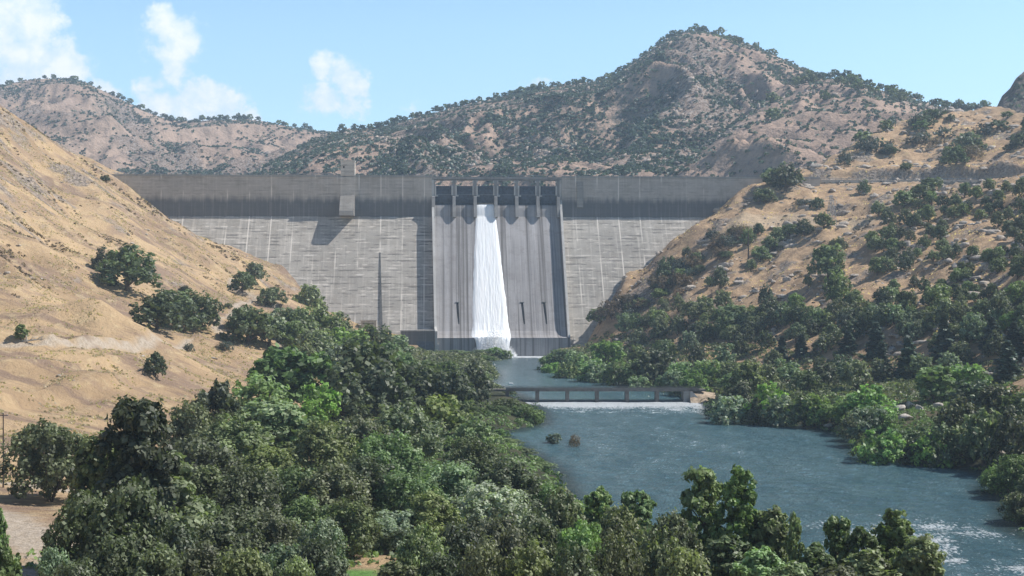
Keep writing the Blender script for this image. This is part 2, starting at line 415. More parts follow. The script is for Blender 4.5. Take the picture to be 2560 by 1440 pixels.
RIVER = [(-50,952),(-50,925),(-30,917),(-6,917),(1,908),(-6,890),(-13,865),(-13,840),(-9,794),(-7,730),(-9,665),(2,600),(9,561),(11,520),(10,479),(2,458),(-5,446),(2,410),(6,388),(10,360),(12,339),(12,313),(22,270),(42,232),(70,195),(120,160),(220,125),(420,60),
         (420,140),(300,160),(200,175),(140,200),(105,226),(97,255),(96,271),(106,300),(107,318),(118,345),(117,358),(110,370),(96,388),(100,420),(104,446),(98,470),(90,482),(80,488),(73,512),(75,545),(77,581),(64,630),(52,665),(40,695),(28,724),(20,790),(16,857),(20,900),(24,930),(34,952)]
def poly_dist(X, Y, poly):
    d = np.full(X.shape, 1e9); ins = np.zeros(X.shape, bool); n = len(poly)
    for i in range(n):
        x0, y0 = poly[i]; x1, y1 = poly[(i + 1) % n]
        t = np.clip(((X - x0) * (x1 - x0) + (Y - y0) * (y1 - y0)) / ((x1 - x0) ** 2 + (y1 - y0) ** 2), 0, 1)
        d = np.minimum(d, np.hypot(X - x0 - t * (x1 - x0), Y - y0 - t * (y1 - y0)))
        cond = (y0 > Y) != (y1 > Y)
        xin = (x1 - x0) * (Y - y0) / np.where(y1 == y0, 1e-9, (y1 - y0)) + x0
        ins ^= cond & (X < xin)
    return np.where(ins, -d, d)
def line_dist(X, Y, ln):
    d = np.full(X.shape, 1e9)
    for (x0, y0), (x1, y1) in zip(ln[:-1], ln[1:]):
        t = np.clip(((X - x0) * (x1 - x0) + (Y - y0) * (y1 - y0)) / ((x1 - x0) ** 2 + (y1 - y0) ** 2), 0, 1)
        d = np.minimum(d, np.hypot(X - x0 - t * (x1 - x0), Y - y0 - t * (y1 - y0)))
    return d
RD = poly_dist(GX, GY, RIVER)
wob = fbm(GX / 14, GY / 14, 3, 4) * 2.0
# relief: broad swells, erosion runs down the slope, small lumps; none on the flats
hill = sstep(12, 40, H) * sstep(8, 40, RD)
left = sstep(-60, -110, GX)
runs = ridged((GY * .95 + GX * .30) / 62 + fbm(GX / 60, GY / 60, 2, 3) * .4, (GX * .95 - GY * .3) / 200, 4, 11)
behind = sstep(1010, 1040, GY) * sstep(-260, -230, GX) * sstep(180, 150, GX)
H = H + hill * (1 - behind) * (left * (runs - .5) * 4.6 + (1 - left) * (fbm(GX / 38, GY / 38, 4, 21) * 3.2 + ridged(GX / 22, GY / 30, 3, 25) * 1.2 - .6))
H = H + hill * (1 - behind) * fbm(GX / 9, GY / 9, 3, 31) * (.35 + .55 * (1 - left))
H = H + fbm(GX / 30, GY / 30, 3, 41) * .6 * (1 - hill)
H = H + 6.5 * np.exp(-((GX + 152) / 46) ** 2 - ((GY - 497) / 13) ** 2) - 4.5 * np.exp(-((GX + 160) / 50) ** 2 - ((GY - 540) / 15) ** 2)
H = H + 3.5 * np.exp(-((GX + 118) / 18) ** 2 - ((GY - 565) / 12) ** 2) + 3.0 * np.exp(-((GX + 120) / 50) ** 2 - ((GY - 395) / 14) ** 2)
num = np.zeros_like(H); den = np.zeros_like(H)
for c_ in CP:                    # pull the relief back to the surveyed points
    x_, y_, z_ = at(*c_)
    i_ = int(round((x_ + 420) / GS)); j_ = int(round((y_ + 60) / GS))
    if not (0 <= i_ < len(gx) and 0 <= j_ < len(gy)): continue
    g_ = np.exp(-((GX - x_) ** 2 + (GY - y_) ** 2) / (2 * 20.0 ** 2)); num += g_ * (z_ - H[j_, i_]); den += g_
H = H + num / np.maximum(den, 1)
k_ = sstep(0, 11, RD + wob * .5)
H = np.where(RD + wob * .5 < 0, -np.clip(-(RD + wob * .5) * .5, .3, 2.5), -.3 + (H + .3) * k_)

def hz(x, y):
    x = np.asarray(x, float); y = np.asarray(y, float)
    fx = np.clip((x + 420) / GS, 0, len(gx) - 1.001); fy = np.clip((y + 60) / GS, 0, len(gy) - 1.001)
    i = fx.astype(int); j = fy.astype(int); a = fx - i; b = fy - j
    return (H[j, i] * (1 - a) * (1 - b) + H[j, i + 1] * a * (1 - b) + H[j + 1, i] * (1 - a) * b + H[j + 1, i + 1] * a * b)
_T = np.arange(120, 1330, 1.5)
def hit(px, py):
    """where the camera ray through (px, py) meets the near terrain"""
    X = (px - 1280) / F * _T; Z = CAMZ + (720 - py) / F * _T
    below = np.nonzero((hz(X, _T) > Z) & (np.abs(X) < 418))[0]
    if not len(below): return None
    Y = _T[below[0]]; x = (px - 1280) / F * Y
    return (x, Y, float(hz(x, Y)))

# the ground is dug away under the spillway
_c, _s = math.cos(DAM_A), math.sin(DAM_A)
_u = GX * _c + (GY - DO[1]) * _s; _w = GX * _s - (GY - DO[1]) * _c
_d = np.maximum(np.maximum(-60 - _u, _u - 40), np.maximum(-60 - _w, _w - 92))
H = np.where(_w > -70, np.minimum(H, -1.5 + np.clip(_d, 0, 999) * 1.5), H)
# tracks and old cuts are benched into the left slope
for ln_, up_, dn_ in (([hit(*p)[:2] for p in [(0,866),(120,864),(260,862),(380,858),(470,856)]], 2.4, 1.6), ([hit(*p)[:2] for p in [(0,1012),(110,1000),(240,985),(350,950),(420,925)]], 2.2, 1.2),
                      ([hit(*p)[:2] for p in [(0,930),(160,920),(300,905)]], 1.6, 1.0), ([hit(*p)[:2] for p in [(575,700),(600,735),(640,745),(700,760)]], 2.0, 1.5)):
    xs = [p[0] for p in ln_]; ry_ = np.interp(GX, xs, [p[1] for p in ln_]); d_ = GY - ry_ + fbm(GX / 9, GY / 9, 2, 77) * 1.5
    on_ = sstep(xs[0] - 60, xs[0] - 30, GX) * sstep(xs[-1] + 10, xs[-1] - 4, GX)
    H = H + on_ * (up_ * sstep(1.5, 4.5, d_) * np.exp(-(np.clip(d_, 0, 999) / 26) ** 2) - dn_ * sstep(-2, -6, d_) * np.exp(-(np.clip(-d_, 0, 999) / 20) ** 2))
# surface masks, all in world metres
def wl(pp): return [hit(*p)[:2] for p in pp]
path1 = wl([(0,866),(120,864),(260,862),(380,858),(470,856)])
path2 = wl([(540,832),(575,795),(600,760),(640,745),(600,735),(575,700)])
path3 = wl([(590,695),(650,725),(690,780),(730,815),(725,850),(690,880)])
road_r = [at(*p)[:2] for p in [(1950,440,1036),(2000,447,1043),(2100,449,1033),(2200,450,1023),(2320,453,1003),(2440,457,984),(2600,465,955)]]
bench = wl([(1850,552),(1960,552),(2060,556),(2150,560)])
track = wl([(2050,640),(1980,660),(1900,690)])
pd = np.minimum(np.minimum(line_dist(GX, GY, path1) / 1.5, line_dist(GX, GY, path2) / 1.6), line_dist(GX, GY, path3) / 1.5)
PATH = sstep(1.3, .8, pd + fbm(GX / 5, GY / 5, 2, 61) * .2)
ROADR = sstep(1.3, .8, line_dist(GX, GY, road_r) / 4.5)
BENCH = sstep(1.4, .7, line_dist(GX, GY, bench) / 9)
# flatten the shelf of the road
zr = np.interp(GX, [p[0] for p in road_r], [float(hz(*p)) for p in road_r])
H = np.where(ROADR > 0, H * (1 - ROADR) + (124.5 - np.clip(GX - 230, 0, 200) * .045) * ROADR, H)
_ry = np.interp(GX, [p[0] for p in road_r], [p[1] for p in road_r]); _on = sstep(205, 215, GX) * sstep(360, 345, GX)
_bk = GY - _ry - 6
H = np.where((_bk > 0) & (_on > 0), np.maximum(H, 124 + np.minimum(_bk * 1.6, 9 + 3 * fbm(GX / 14, GY / 14, 3, 7)) * _on), H)
_fr = _ry - 3.5 - GY
H = np.where((_fr > 0) & (_fr < 70) & (_on > 0), np.minimum(H, 122.6 - .32 * _fr + (1 - _on) * 40), H)
gyz, gxz = np.gradient(H, GS); slope = np.hypot(gyz, gxz)
DIRTROAD = sstep(1.2, .9, line_dist(GX, GY, [(-125,276),(-104,268),(-86,268),(-70,274),(-55,282)]) / 2.4)
DIRTROAD = np.maximum(DIRTROAD, sstep(1.2, .9, line_dist(GX, GY, [(-112,254),(-96,241),(-82,225),(-70,209),(-60,194),(-60,165)]) / 5.0))
PATH = np.maximum(PATH, DIRTROAD)
GREEN = sstep(10, 4, H) * sstep(30, 12, np.where(GX < 0, RD - 20, RD - 40)) * (1 - DIRTROAD) * (1 - sstep(-62, -74, GX) * sstep(200, 215, GY))
rn = fbm(GX / 26, GY / 18, 4, 71)
ROCK = np.clip(sstep(.30, .70, rn + (slope - .55) * .9 + (1 - left) * .06 + left * (-.24 + .34 * sstep(640, 780, GY) * sstep(-215, -245, GX))), 0, 1) * hill
WET = sstep(6, 1, RD)
LAWN = sstep(1.2, .9, np.hypot((GX + 22) / 6, (GY - 186) / 16))
V = np.stack([GX, GY, H], -1).reshape(-1, 3)

def ground_material():
    m_, nb, b = mat('valley_ground', 0.97)
    p = gpos(nb)
    sp = nb.node('ShaderNodeSeparateXYZ'); nb.l.new(p, sp.inputs[0])
    side = nb.ramp(sp.outputs[0], 0, 70)
    big = nb.noise(p, .022, 5, .6)
    mid = nb.noise(p, .16, 5, .65)
    run = nb.noise(nb.mapping(p, scale=(.014, .060, 0), rot=(0, 0, math.radians(17))), 1, 5, .65)
    gold = nb.mix(nb.ramp(big, .35, .62), (0.37, 0.255, 0.152), (0.54, 0.385, 0.225))
    gold = nb.mix(nb.m('MULTIPLY', nb.ramp(run, .50, .60), .85), gold, (0.25, 0.175, 0.130))
    gold = nb.mix(nb.m('MULTIPLY', nb.ramp(nb.noise(p, .05, 5, .7), .50, .62), .6), gold, (0.32, 0.225, 0.165))
    gold = nb.mix(nb.m('MULTIPLY', nb.ramp(mid, .52, .68), .5), gold, (0.62, 0.49, 0.29))
    tan = nb.mix(nb.ramp(mid, .35, .65), (0.37, 0.25, 0.155), (0.56, 0.39, 0.235))
    soil = nb.mix(side, gold, tan)
    fine = nb.noise(p, .9, 6, .75)
    soil = nb.mix(nb.m('MULTIPLY', nb.ramp(fine, .50, .68), .40), soil, nb.mix(1.0, soil, (.52, .50, .50), 'MULTIPLY'))
    vor = nb.node('ShaderNodeTexVoronoi'); nb.l.new(p, vor.inputs['Vector']); vor.inputs['Scale'].default_value = .42
    rockc = nb.mix(nb.ramp(nb.noise(p, .5, 6, .75), .36, .64), (0.13, 0.105, 0.088), (0.44, 0.36, 0.29))
    rk = nb.m('MULTIPLY', attr(nb, 'rock'), nb.ramp(nb.m('ADD', nb.noise(p, .28, 5, .7), nb.m('MULTIPLY', attr(nb, 'rock'), .12)), .44, .56))
    c = nb.mix(rk, soil, rockc)
    c = nb.mix(attr(nb, 'green'), c, nb.mix(nb.ramp(mid, .4, .6), (0.035, 0.042, 0.022), (0.075, 0.075, 0.04)))
    c = nb.mix(nb.m('MULTIPLY', attr(nb, 'path'), .9), c, nb.mix(nb.ramp(fine, .3, .7), (0.38, 0.31, 0.235), (0.58, 0.50, 0.41)))
    c = nb.mix(attr(nb, 'bench'), c, nb.mix(nb.ramp(fine, .3, .7), (0.46, 0.34, 0.22), (0.62, 0.48, 0.33)))
    c = nb.mix(attr(nb, 'lawn'), c, nb.mix(nb.ramp(fine, .3, .7), (0.10, 0.21, 0.05), (0.17, 0.32, 0.08)))
    c = nb.mix(nb.m('MULTIPLY', attr(nb, 'wet'), .7), c, (0.05, 0.05, 0.04))
    nb.l.new(c, b.inputs['Base Color'])
    hgt = nb.m('ADD', nb.m('MULTIPLY', mid, 2.0), nb.m('ADD', nb.m('MULTIPLY', fine, .9), nb.m('MULTIPLY', nb.m('MULTIPLY', vor.outputs['Distance'], rk), .8)))
    bump(nb, b, hgt, 1.0, .75)
    return m_
M['ground'] = ground_material()
me = mesh('terrain', V, grid_faces(len(gx), len(gy)), smooth=True, mats=[M['ground']],
          attrs=dict(rock=ROCK, green=GREEN, path=np.maximum(PATH, ROADR * .9), bench=BENCH * .9, wet=WET, lawn=LAWN))
tag(link('terrain', me), kind='structure')

# ground sheet reaching the horizon under everything
mb = MB(); mb.raw([(-9000, -900, -4), (9000, -900, -4), (9000, 9000, -4), (-9000, 9000, -4)], [(0, 1, 2, 3)])
tag(mb.build('ground', simple('far_ground', (0.30, 0.23, 0.16), .95, .25, .01)), kind='structure')

# ------------------------------------------------------------------ mountains behind the dam
def mountain_material(name, a, bcol, rockc, brush=.72):
    m_, nb, b = mat(name, .97)
    p = gpos(nb)
    big = nb.noise(p, .006, 4, .6)
    mid = nb.noise(nb.mapping(p, scale=(1, 1, 1.2)), .05, 5, .7)
    fine = nb.noise(nb.mapping(nb.mapping(p, rot=(0, .62, 0)), scale=(.42, 1, 1.5)), .27, 6, .8)
    c = nb.mix(nb.ramp(big, .3, .7), a, bcol)
    c = nb.mix(nb.m('MULTIPLY', nb.ramp(mid, .45, .62), .5), c, tuple(x * .66 for x in a))
    rk = nb.m('MULTIPLY', attr(nb, 'rock'), nb.ramp(fine, .50, .58))
    c = nb.mix(nb.m('MULTIPLY', rk, .95), c, rockc)
    dk = nb.m('MULTIPLY', nb.m('MULTIPLY_ADD', attr(nb, 'rock'), .7, .3), nb.ramp(fine, .485, .43))
    c = nb.mix(nb.m('MULTIPLY', dk, .85), c, (0.085, 0.082, 0.075))
    bb = nb.m('MULTIPLY', nb.m('MULTIPLY_ADD', attr(nb, 'brush'), .8, .2), nb.ramp(nb.noise(p, .045, 6, .8), .47, .56))
    c = nb.mix(nb.m('MULTIPLY', bb, brush), c, (0.085, 0.092, 0.078))
    nb.l.new(c, b.inputs['Base Color'])
    bump(nb, b, nb.m('ADD', nb.m('MULTIPLY', mid, 5), nb.m('MULTIPLY', nb.m('MULTIPLY', fine, nb.m('ADD', attr(nb, 'rock'), .15)), 4)), 1.6, .8)
    return m_

def interp_line(ln, px):
    a = np.array(ln, float); return np.interp(px, a[:, 0], a[:, 1]), np.interp(px, a[:, 0], a[:, 2])

MT = []
def mountain(name, ridge, foot_py, foot_Y, px0, px1, nu, nv, mt, amp, seed, spur=(1.0, .5), rockf=None, brushf=None, prof=.92):
    px = np.linspace(px0, px1, nu)
    rpy, rY = interp_line(ridge, px)
    rX = (px - 1280) * rY / F; rZ = CAMZ + (720 - rpy) * rY / F
    fY = np.interp(px, [p[0] for p in foot_Y], [p[1] for p in foot_Y])
    fX = (px - 1280) * fY / F; fZ = CAMZ + (720 - foot_py) * fY / F
    s = np.concatenate([np.linspace(0, 1, nv), 1 + np.linspace(.02, .8, nv // 4)])[:, None]
    sf = np.clip(s, 0, 1); bk = np.clip(s - 1, 0, None)
    X = fX + (rX - fX) * s; Y = fY + (rY - fY) * s
    Z = fZ + (rZ - fZ) * (sf ** prof) - bk * (rZ - fZ) * (.3 + bk)
    cr = np.clip(sf * (1 - sf) * 4, 0, 1) ** .6
    # spurs that run down and across the face
    q = (X * spur[0] + Y * spur[1]); r = (Y * spur[0] - X * spur[1])
    n = ridged(q / 260 + fbm(X / 400, Y / 400, 2, seed) * .5, r / 620, 4, seed)
    n2 = fbm(X / 90, Y / 90, 4, seed + 3)
    env = cr * (s < 1) + (s >= 1) * np.clip(bk - .1, 0, .5)
    Z = Z + env * (amp * (n - .55) + amp * .28 * n2) + fbm(X / 26, Y / 26, 3, seed + 9) * 1.6 * (.35 + .65 * cr)
    # the crest line is the skyline: nothing below it stands higher
    lim = CAMZ + (rZ - CAMZ) / rY * Y - (1 - sf) * 26 + fbm(X / 26, Y / 26, 3, seed + 9) * 1.2
    Z = np.where(s <= 1, np.minimum(Z, lim), np.minimum(Z, rZ - bk * 60))
    rk = sstep(.10, .45, fbm(X / 150, Y / 150, 4, seed + 20) + (rockf(px[None, :], s) if rockf else 0))
    br = sstep(-.05, .40, fbm(X / 170, Y / 170, 4, seed + 30) - (n - .55) * .55 + (brushf(px[None, :], s) if brushf else 0))
    V = np.stack([X, Y, Z], -1).reshape(-1, 3)
    me = mesh(name, V, grid_faces(nu, len(s)), smooth=True, mats=[mt], attrs=dict(rock=rk, brush=br))
    o = tag(link(name, me), kind='structure')
    MT.append(dict(name=name, V=np.stack([X, Y, Z], -1), s=np.broadcast_to(s, X.shape), br=br, rk=rk, nv=nv, px=px))
    return o

M['mtn'] = mountain_material('mountain_ground', (0.40, 0.285, 0.220), (0.50, 0.355, 0.270), (0.54, 0.47, 0.42))
M['mtnfar'] = mountain_material('far_mountain_ground', (0.38, 0.275, 0.215), (0.47, 0.345, 0.265), (0.46, 0.41, 0.38))
RIDGE_FAR = [(-300,260,2900),(-100,235,2900),(0,214,2900),(60,202,2900),(110,197,2900),(170,197,2900),(215,207,2900),(260,228,2880),(300,246,2850),(350,272,2820),(400,293,2800),(450,303,2760),(500,303,2750),(560,299,2740),(620,298,2740),(680,309,2720),(740,321,2700),(800,327,2700),(900,335,2700),(1100,380,2700)]
mountain('far_mountain', RIDGE_FAR, 480, [(-300,1900),(300,1900),(1100,2100)], -300, 1100, 420, 130, M['mtnfar'], 42, 5, (1.0, -.5),
         rockf=lambda p, s: .10 - .25 * sstep(300, 420, p) * sstep(.3, .7, s), brushf=lambda p, s: .05 - .30 * sstep(230, 330, p) * sstep(1500, 350, p) * sstep(.35, .6, s))
RIDGE_MAIN = [(560,470,1700),(640,428,1760),(720,385,1850),(790,348,1950),(850,328,2050),(900,322,2120),(960,314,2150),(1020,300,2160),(1080,286,2170),(1130,270,2180),(1200,254,2190),(1280,240,2200),(1340,224,2200),(1380,217,2200),(1440,213,2210),(1500,207,2220),(1540,190,2230),(1580,163,2240),(1630,127,2250),(1670,98,2260),(1710,80,2270),(1745,75,2270),(1790,84,2270),(1830,97,2270),(1880,113,2280),(1940,140,2290),(1990,163,2300),(2040,186,2300),(2120,230,2300),(2300,300,2300),(2500,340,2300)]
mountain('mountain', RIDGE_MAIN, 478, [(560,1500),(1000,1420),(1600,1350),(2500,1400)], 560, 2500, 560, 190, M['mtn'], 38, 15, (1.0, .62),
         rockf=lambda p, s: .30 - .85 * sstep(1700, 1850, p) * sstep(.6, .8, s) - .1 * sstep(1250, 900, p),
         brushf=lambda p, s: .18 - .9 * sstep(1740, 1850, p) * sstep(.62, .8, s) + .22 * sstep(1100, 1300, p) * sstep(1750, 1600, p))
RIDGE_SH = [(1480,478,1500),(1560,455,1560),(1640,415,1650),(1720,372,1740),(1780,330,1800),(1840,285,1850),(1900,250,1880),(1960,225,1900),(2010,200,1900),(2060,196,1890),(2110,199,1880),(2160,212,1860),(2210,228,1840),(2260,241,1820),(2310,257,1800),(2360,268,1780),(2420,277,1760),(2500,283,1740),(2700,285,1700)]
mountain('shoulder_hill', RIDGE_SH, 482, [(1480,1300),(1900,1240),(2300,1300),(2700,1350)], 1480, 2700, 380, 130, M['mtn'], 30, 25, (1.0, .62),
         rockf=lambda p, s: -.10 + .35 * sstep(1850, 1700, p), brushf=lambda p, s: -.22 + .38 * sstep(1850, 1700, p) + .25 * sstep(.82, .97, s))
M['cliff'] = mountain_material('cliff_rock', (0.16, 0.13, 0.11), (0.22, 0.18, 0.15), (0.30, 0.26, 0.23), .8)
RIDGE_CL = [(2470,300,1400),(2490,272,1400),(2505,240,1400),(2525,222,1400),(2540,196,1400),(2560,176,1410),(2640,120,1420),(2900,90,1420)]
mountain('rocky_bluff', RIDGE_CL, 330, [(2470,1340),(2900,1330)], 2470, 2900, 110, 60, M['cliff'], 8, 35, (1, 0), rockf=lambda p, s: .5 + 0 * s, brushf=lambda p, s: .2 + 0 * s, prof=.8)
for mt_ in [1]:
    M['face'] = concrete('dam_face_concrete', (0.46, 0.425, 0.38))
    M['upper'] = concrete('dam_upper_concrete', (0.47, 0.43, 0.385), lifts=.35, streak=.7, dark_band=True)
    M['chute'] = concrete('chute_concrete', (0.37, 0.355, 0.355), lifts=0, chute=True)
    M['conc'] = concrete('plain_concrete', (0.34, 0.33, 0.31), lifts=.3, streak=.7)
    M['pierc'] = concrete('pier_concrete', (0.31, 0.305, 0.30), lifts=0, streak=.8)
    M['tanc'] = concrete('tan_concrete', (0.56, 0.51, 0.45), lifts=.4, streak=.5)
    M['pconc'] = concrete('pale_concrete', (0.52, 0.51, 0.49), lifts=0, streak=.6)
# ------------------------------------------------------------------ the dam
ZC, ZB = 125.0, 97.0        # crest, break of slope
SL = 0.72                   # run per metre of drop
UL, UR = dam_u(-60, 0), dam_u(2050, 0)
SPL, SPR = dam_u(1085, 0), dam_u(1399, 0)          # spillway between these
# inner faces of the training walls at the toe
TL, TR = dam_u(1092, 66), dam_u(1419, 66)
def wf(z): return max(0.0, (ZB - z) * SL)
damo = empty('dam', dam(0, 0, 0), 'long straight grey concrete dam with a gated spillway, closing the valley', 'dam', rz=DAM_A)
def D(u, wv, z): return (u, -wv, z)                 # in the dam's own frame
def dbuild(m_, name, mt, parent=None):
    return m_.build(name, mt, parent or damo)
def dbox(m_, u0, u1, w0, w1, z0, z1): m_.box(u0, u1, -w1, -w0, z0, z1)

for (a, b) in ((UL, SPL - 1.58), (SPR + 1.58, UR)):
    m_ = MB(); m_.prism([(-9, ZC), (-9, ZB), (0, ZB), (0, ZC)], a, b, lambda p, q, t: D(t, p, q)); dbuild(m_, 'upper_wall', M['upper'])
    m_ = MB(); m_.prism([(-9, ZB - .004), (-40, -6), (wf(-6), -6), (0.25, ZB - .004)], a - (3.5 if a > 0 else 0), b + (3.5 if b < 0 else 0), lambda p, q, t: D(t, p, q)); dbuild(m_, 'sloping_face', M['face'])
    m_ = MB(); dbox(m_, a, b, -8.6, .45, ZC + .005, ZC + .9)
    dbox(m_, a, b, -.15, .35, ZC + .9, ZC + 1.55); dbuild(m_, 'parapet', M['conc'])
    # railing along the crest
    m_ = MB(); n = int((b - a) / 6)
    for i in range(n + 1):
        u = a + (b - a) * i / n; dbox(m_, u - .07, u + .07, -.02, .12, ZC + 1.55, ZC + 2.3)
    dbox(m_, a, b, 0, .1, ZC + 2.25, ZC + 2.37); dbuild(m_, 'railing', M['steel'])

# spillway block: gate sill, ogee, sloping chute, bucket and lip
prof = [(-40, -6), (-40, 60), (-9, ZB), (-7, 104.2)]
prof += [(-4.5, 105.6), (-1.5, 105.7), (.8, 105.0), (2.8, 103.2), (4.6, 100.8)]
def wc(z): return wf(z) + 2.6 if z < 97 else np.interp(z, [97, 100.8, 103.2, 105.0, 105.7], [2.6, 4.6 - 2.5, 2.8 - 1.8, .8, -1.5])
prof = [(-40, -6), (-40, 60), (-9, ZB), (-7, 104.2), (-4.5, 105.6), (-1.5, 105.7), (.3, 105.0), (1.2, 103.2), (2.0, 100.8), (3.0, 97.0)]
CH = [(-1.5, 105.7), (.3, 105.0), (1.2, 103.2), (2.0, 100.8), (3.0, 97.0)]
for z in (90, 80, 70, 60, 50, 40, 30, 22): CH.append((wf(z) + 2.6, z))
CH += [(wf(17) + 2.9, 17), (wf(14) + 4.0, 14.4), (wf(14) + 6.5, 13.2), (wf(14) + 10.5, 12.7), (wf(14) + 15, 12.9)]
TOE = CH[-1][0]
def edge_u(wv, side):
    t = min(max(wv / 66.0, 0), 1.2)
    return SPL + (TL - SPL) * t if side < 0 else SPR + (TR - SPR) * t
m_ = MB()
back = [(-40, -6), (-40, 60), (-9, ZB), (-7, 104.2), (-4.5, 105.6)]
ring = back + CH + [(TOE, -6)]
vs = []; nU = 16
for i in range(nU + 1):
    for p, q in ring:
        a, b = edge_u(p, -1) - 1.0, edge_u(p, 1) + 1.0
        vs.append(D(a + (b - a) * i / nU, p, q))
k = len(ring); fs = []
for i in range(nU):
    for j in range(k): fs.append((i * k + j, i * k + (j + 1) % k, (i + 1) * k + (j + 1) % k, (i + 1) * k + j))
fs += [tuple(range(k)), tuple(nU * k + j for j in range(k - 1, -1, -1))]
m_.raw(vs, fs); dbuild(m_, 'spillway_chute', M['chute'])

# training walls: stand proud of the sloping face on either side of the chute
WH = 9.0
for side in (-1, 1):
    m_ = MB(); t = 1.6; vs = []
    ringw = [(-8.5, ZC - 1.4), (-8.5, 60), (0, -6), (TOE + (3 if side < 0 else -4), -6), (TOE + (3 if side < 0 else -4), 17.5 if side < 0 else 10), (wf(20) + WH, 20), (wf(50) + WH, 50), (wf(80) + WH, 80), (WH, ZB), (WH - 3.5, ZB + 4), (2.2, ZB + 9), (-.8, ZB + 13), (-.8, ZC - 1.4)]
    for o_ in (0, 1):
        for p, q in ringw:
            e = edge_u(p, side); vs.append(D(e + side * (t * o_), p, q))
    k = len(ringw); fs = [tuple(range(k)), tuple(range(2 * k - 1, k - 1, -1))]
    fs += [(j, (j + 1) % k, k + (j + 1) % k, k + j) for j in range(k)]
    m_.raw(vs, fs); dbuild(m_, 'training_wall', M['pconc'])

# piers between the gates, with their rounded noses
PX = [1082.8, 1134.5, 1187.3, 1239.2, 1291.8, 1345.0, 1396.2]
PU = [dam_u(p + 1, 5) for p in PX]
for i, u in enumerate(PU):
    m_ = MB(); hw = 1.15
    side = [(-9, ZC - 1.36), (-9, 98), (1, 97), (3.4, 96.2), (6.6, 96.6), (5.4, 100), (3.6, 104), (2.4, 108), (1.6, 111.2), (-.9, 111.8), (-.9, ZC - 1.36)]
    if 0 < i < 6:
        m_.prism(side, u - hw, u + hw, lambda p, q, t: D(t, p, q))
    else:
        m_.prism([(p, q) for p, q in side], u - hw, u + hw, lambda p, q, t: D(t, p, q))
    po = dbuild(m_, 'pier', M['pierc'])
    c_ = MB(); dbox(c_, u - 1.9, u - hw + .2, -1.6, -.5, 112.5, 119.4); dbox(c_, u + hw - .2, u + 1.9, -1.6, -.5, 112.5, 119.4)
    dbox(c_, u + .9, u + 3.2, -1.2, -.4, 111.6, 112.5); dbox(c_, u - 1.9, u - 1.1, -1.4, -.5, ZC - 3.4, ZC - 1.9); dbox(c_, u + 1.1, u + 1.9, -1.4, -.5, ZC - 3.4, ZC - 1.9)
    link('bracket', c_.me('bracket', M['pconc']), po)

# tainter gates: curved skin with ribs
for i in range(6):
    a, b = PU[i] + 1.2, PU[i + 1] - 1.2
    z0 = 105.75 if i != 2 else 106.9
    m_ = MB(); n = 12
    arc = [(-4.6 + 1.5 * math.sin(math.pi * j / n), z0 + (119.4 - z0) * j / n) for j in range(n + 1)]
    m_.prism(arc + [(p - .5, q) for p, q in arc[::-1]], a, b, lambda p, q, t: D(t, p, q))
    g_ = dbuild(m_, 'gate', M['darksteel'])
    r_ = MB()
    for z in (107.5, 110, 112.6, 115.3, 118): dbox(r_, a + .2, b - .2, -3.7, -2.8, z, z + .35)
    for u in np.linspace(a + 1.5, b - 1.5, 5): dbox(r_, u - .12, u + .12, -3.6, -2.75, z0 + .3, 119)
    link('rib', r_.me('rib', M['darksteel']), g_)
m_ = MB(); m_.tube([D(PU[0], -.7, 112.9), D(PU[-1], -.7, 112.9)], .16); dbuild(m_, 'walkway_rail', M['steel'])
# road bridge over the gates
m_ = MB(); dbox(m_, PU[0] - 3, PU[-1] + 3, -8.6, -.7, ZC - 1.1, ZC - .1); dbox(m_, PU[0] - 3, PU[-1] + 3, -1.2, -.6, ZC - .1, ZC + .75)
for i in range(6):
    a, b = PU[i] + 1.2, PU[i + 1] - 1.2
    dbox(m_, a, b, -3, -2.2, ZC - 2.0, ZC - 1.35)
dbuild(m_, 'road_deck', M['pierc'])
m_ = MB()
for i in range(31):
    u = PU[0] + (PU[-1] - PU[0]) * i / 30; dbox(m_, u - .07, u + .07, -1.0, -.85, ZC + .75, ZC + 1.8)
dbox(m_, PU[0] - 3, PU[-1] + 3, -1.0, -.88, ZC + 1.75, ZC + 1.88); dbuild(m_, 'railing', M['steel'])

# elevator tower with its wedge-shaped corbel on the face
ua, ub = dam_u(851, 0), dam_u(887, 0)
m_ = MB(); dbox(m_, ua + .3, ub, -8, 1.2, ZC + .9, 136.2); dbox(m_, ua, ub + .3, -8.3, 1.5, 136.2, 136.9)
tw = dbuild(m_, 'elevator_tower', M['tanc'])
m_ = MB(); dbox(m_, ua + 2.0, ua + 3.0, 1.2, 1.3, 131.4, 132.8); link('window', m_.me('window', M['black']), tw)
m_ = MB(); m_.prism([(1.604, ZB + .1), (14.5, ZB + .1), (13.4, ZB + 3.5), (1.604, ZB + 15.2)], ua + .02, ub - .02, lambda p, q, t: D(t, p, q)); dbuild(m_, 'corbel', concrete('corbel_concrete', (0.27, 0.255, 0.235), lifts=.3, streak=.5))
m_ = MB(); m_.prism([(0, ZC - .1), (0, ZB + .1), (1.6, ZB + .1), (1.6, ZC - .1)], ua, ub, lambda p, q, t: D(t, p, q)); dbuild(m_, 'elevator_shaft', M['tanc'])
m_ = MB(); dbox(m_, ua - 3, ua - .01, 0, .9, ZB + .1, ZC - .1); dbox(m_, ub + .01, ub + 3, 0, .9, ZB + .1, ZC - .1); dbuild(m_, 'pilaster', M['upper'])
ua, ub = dam_u(1442, 0), dam_u(1458, 0)
m_ = MB(); dbox(m_, ua, ub, .002, 1.6, 104, ZC - 2.5); dbuild(m_, 'pilaster', M['conc'])
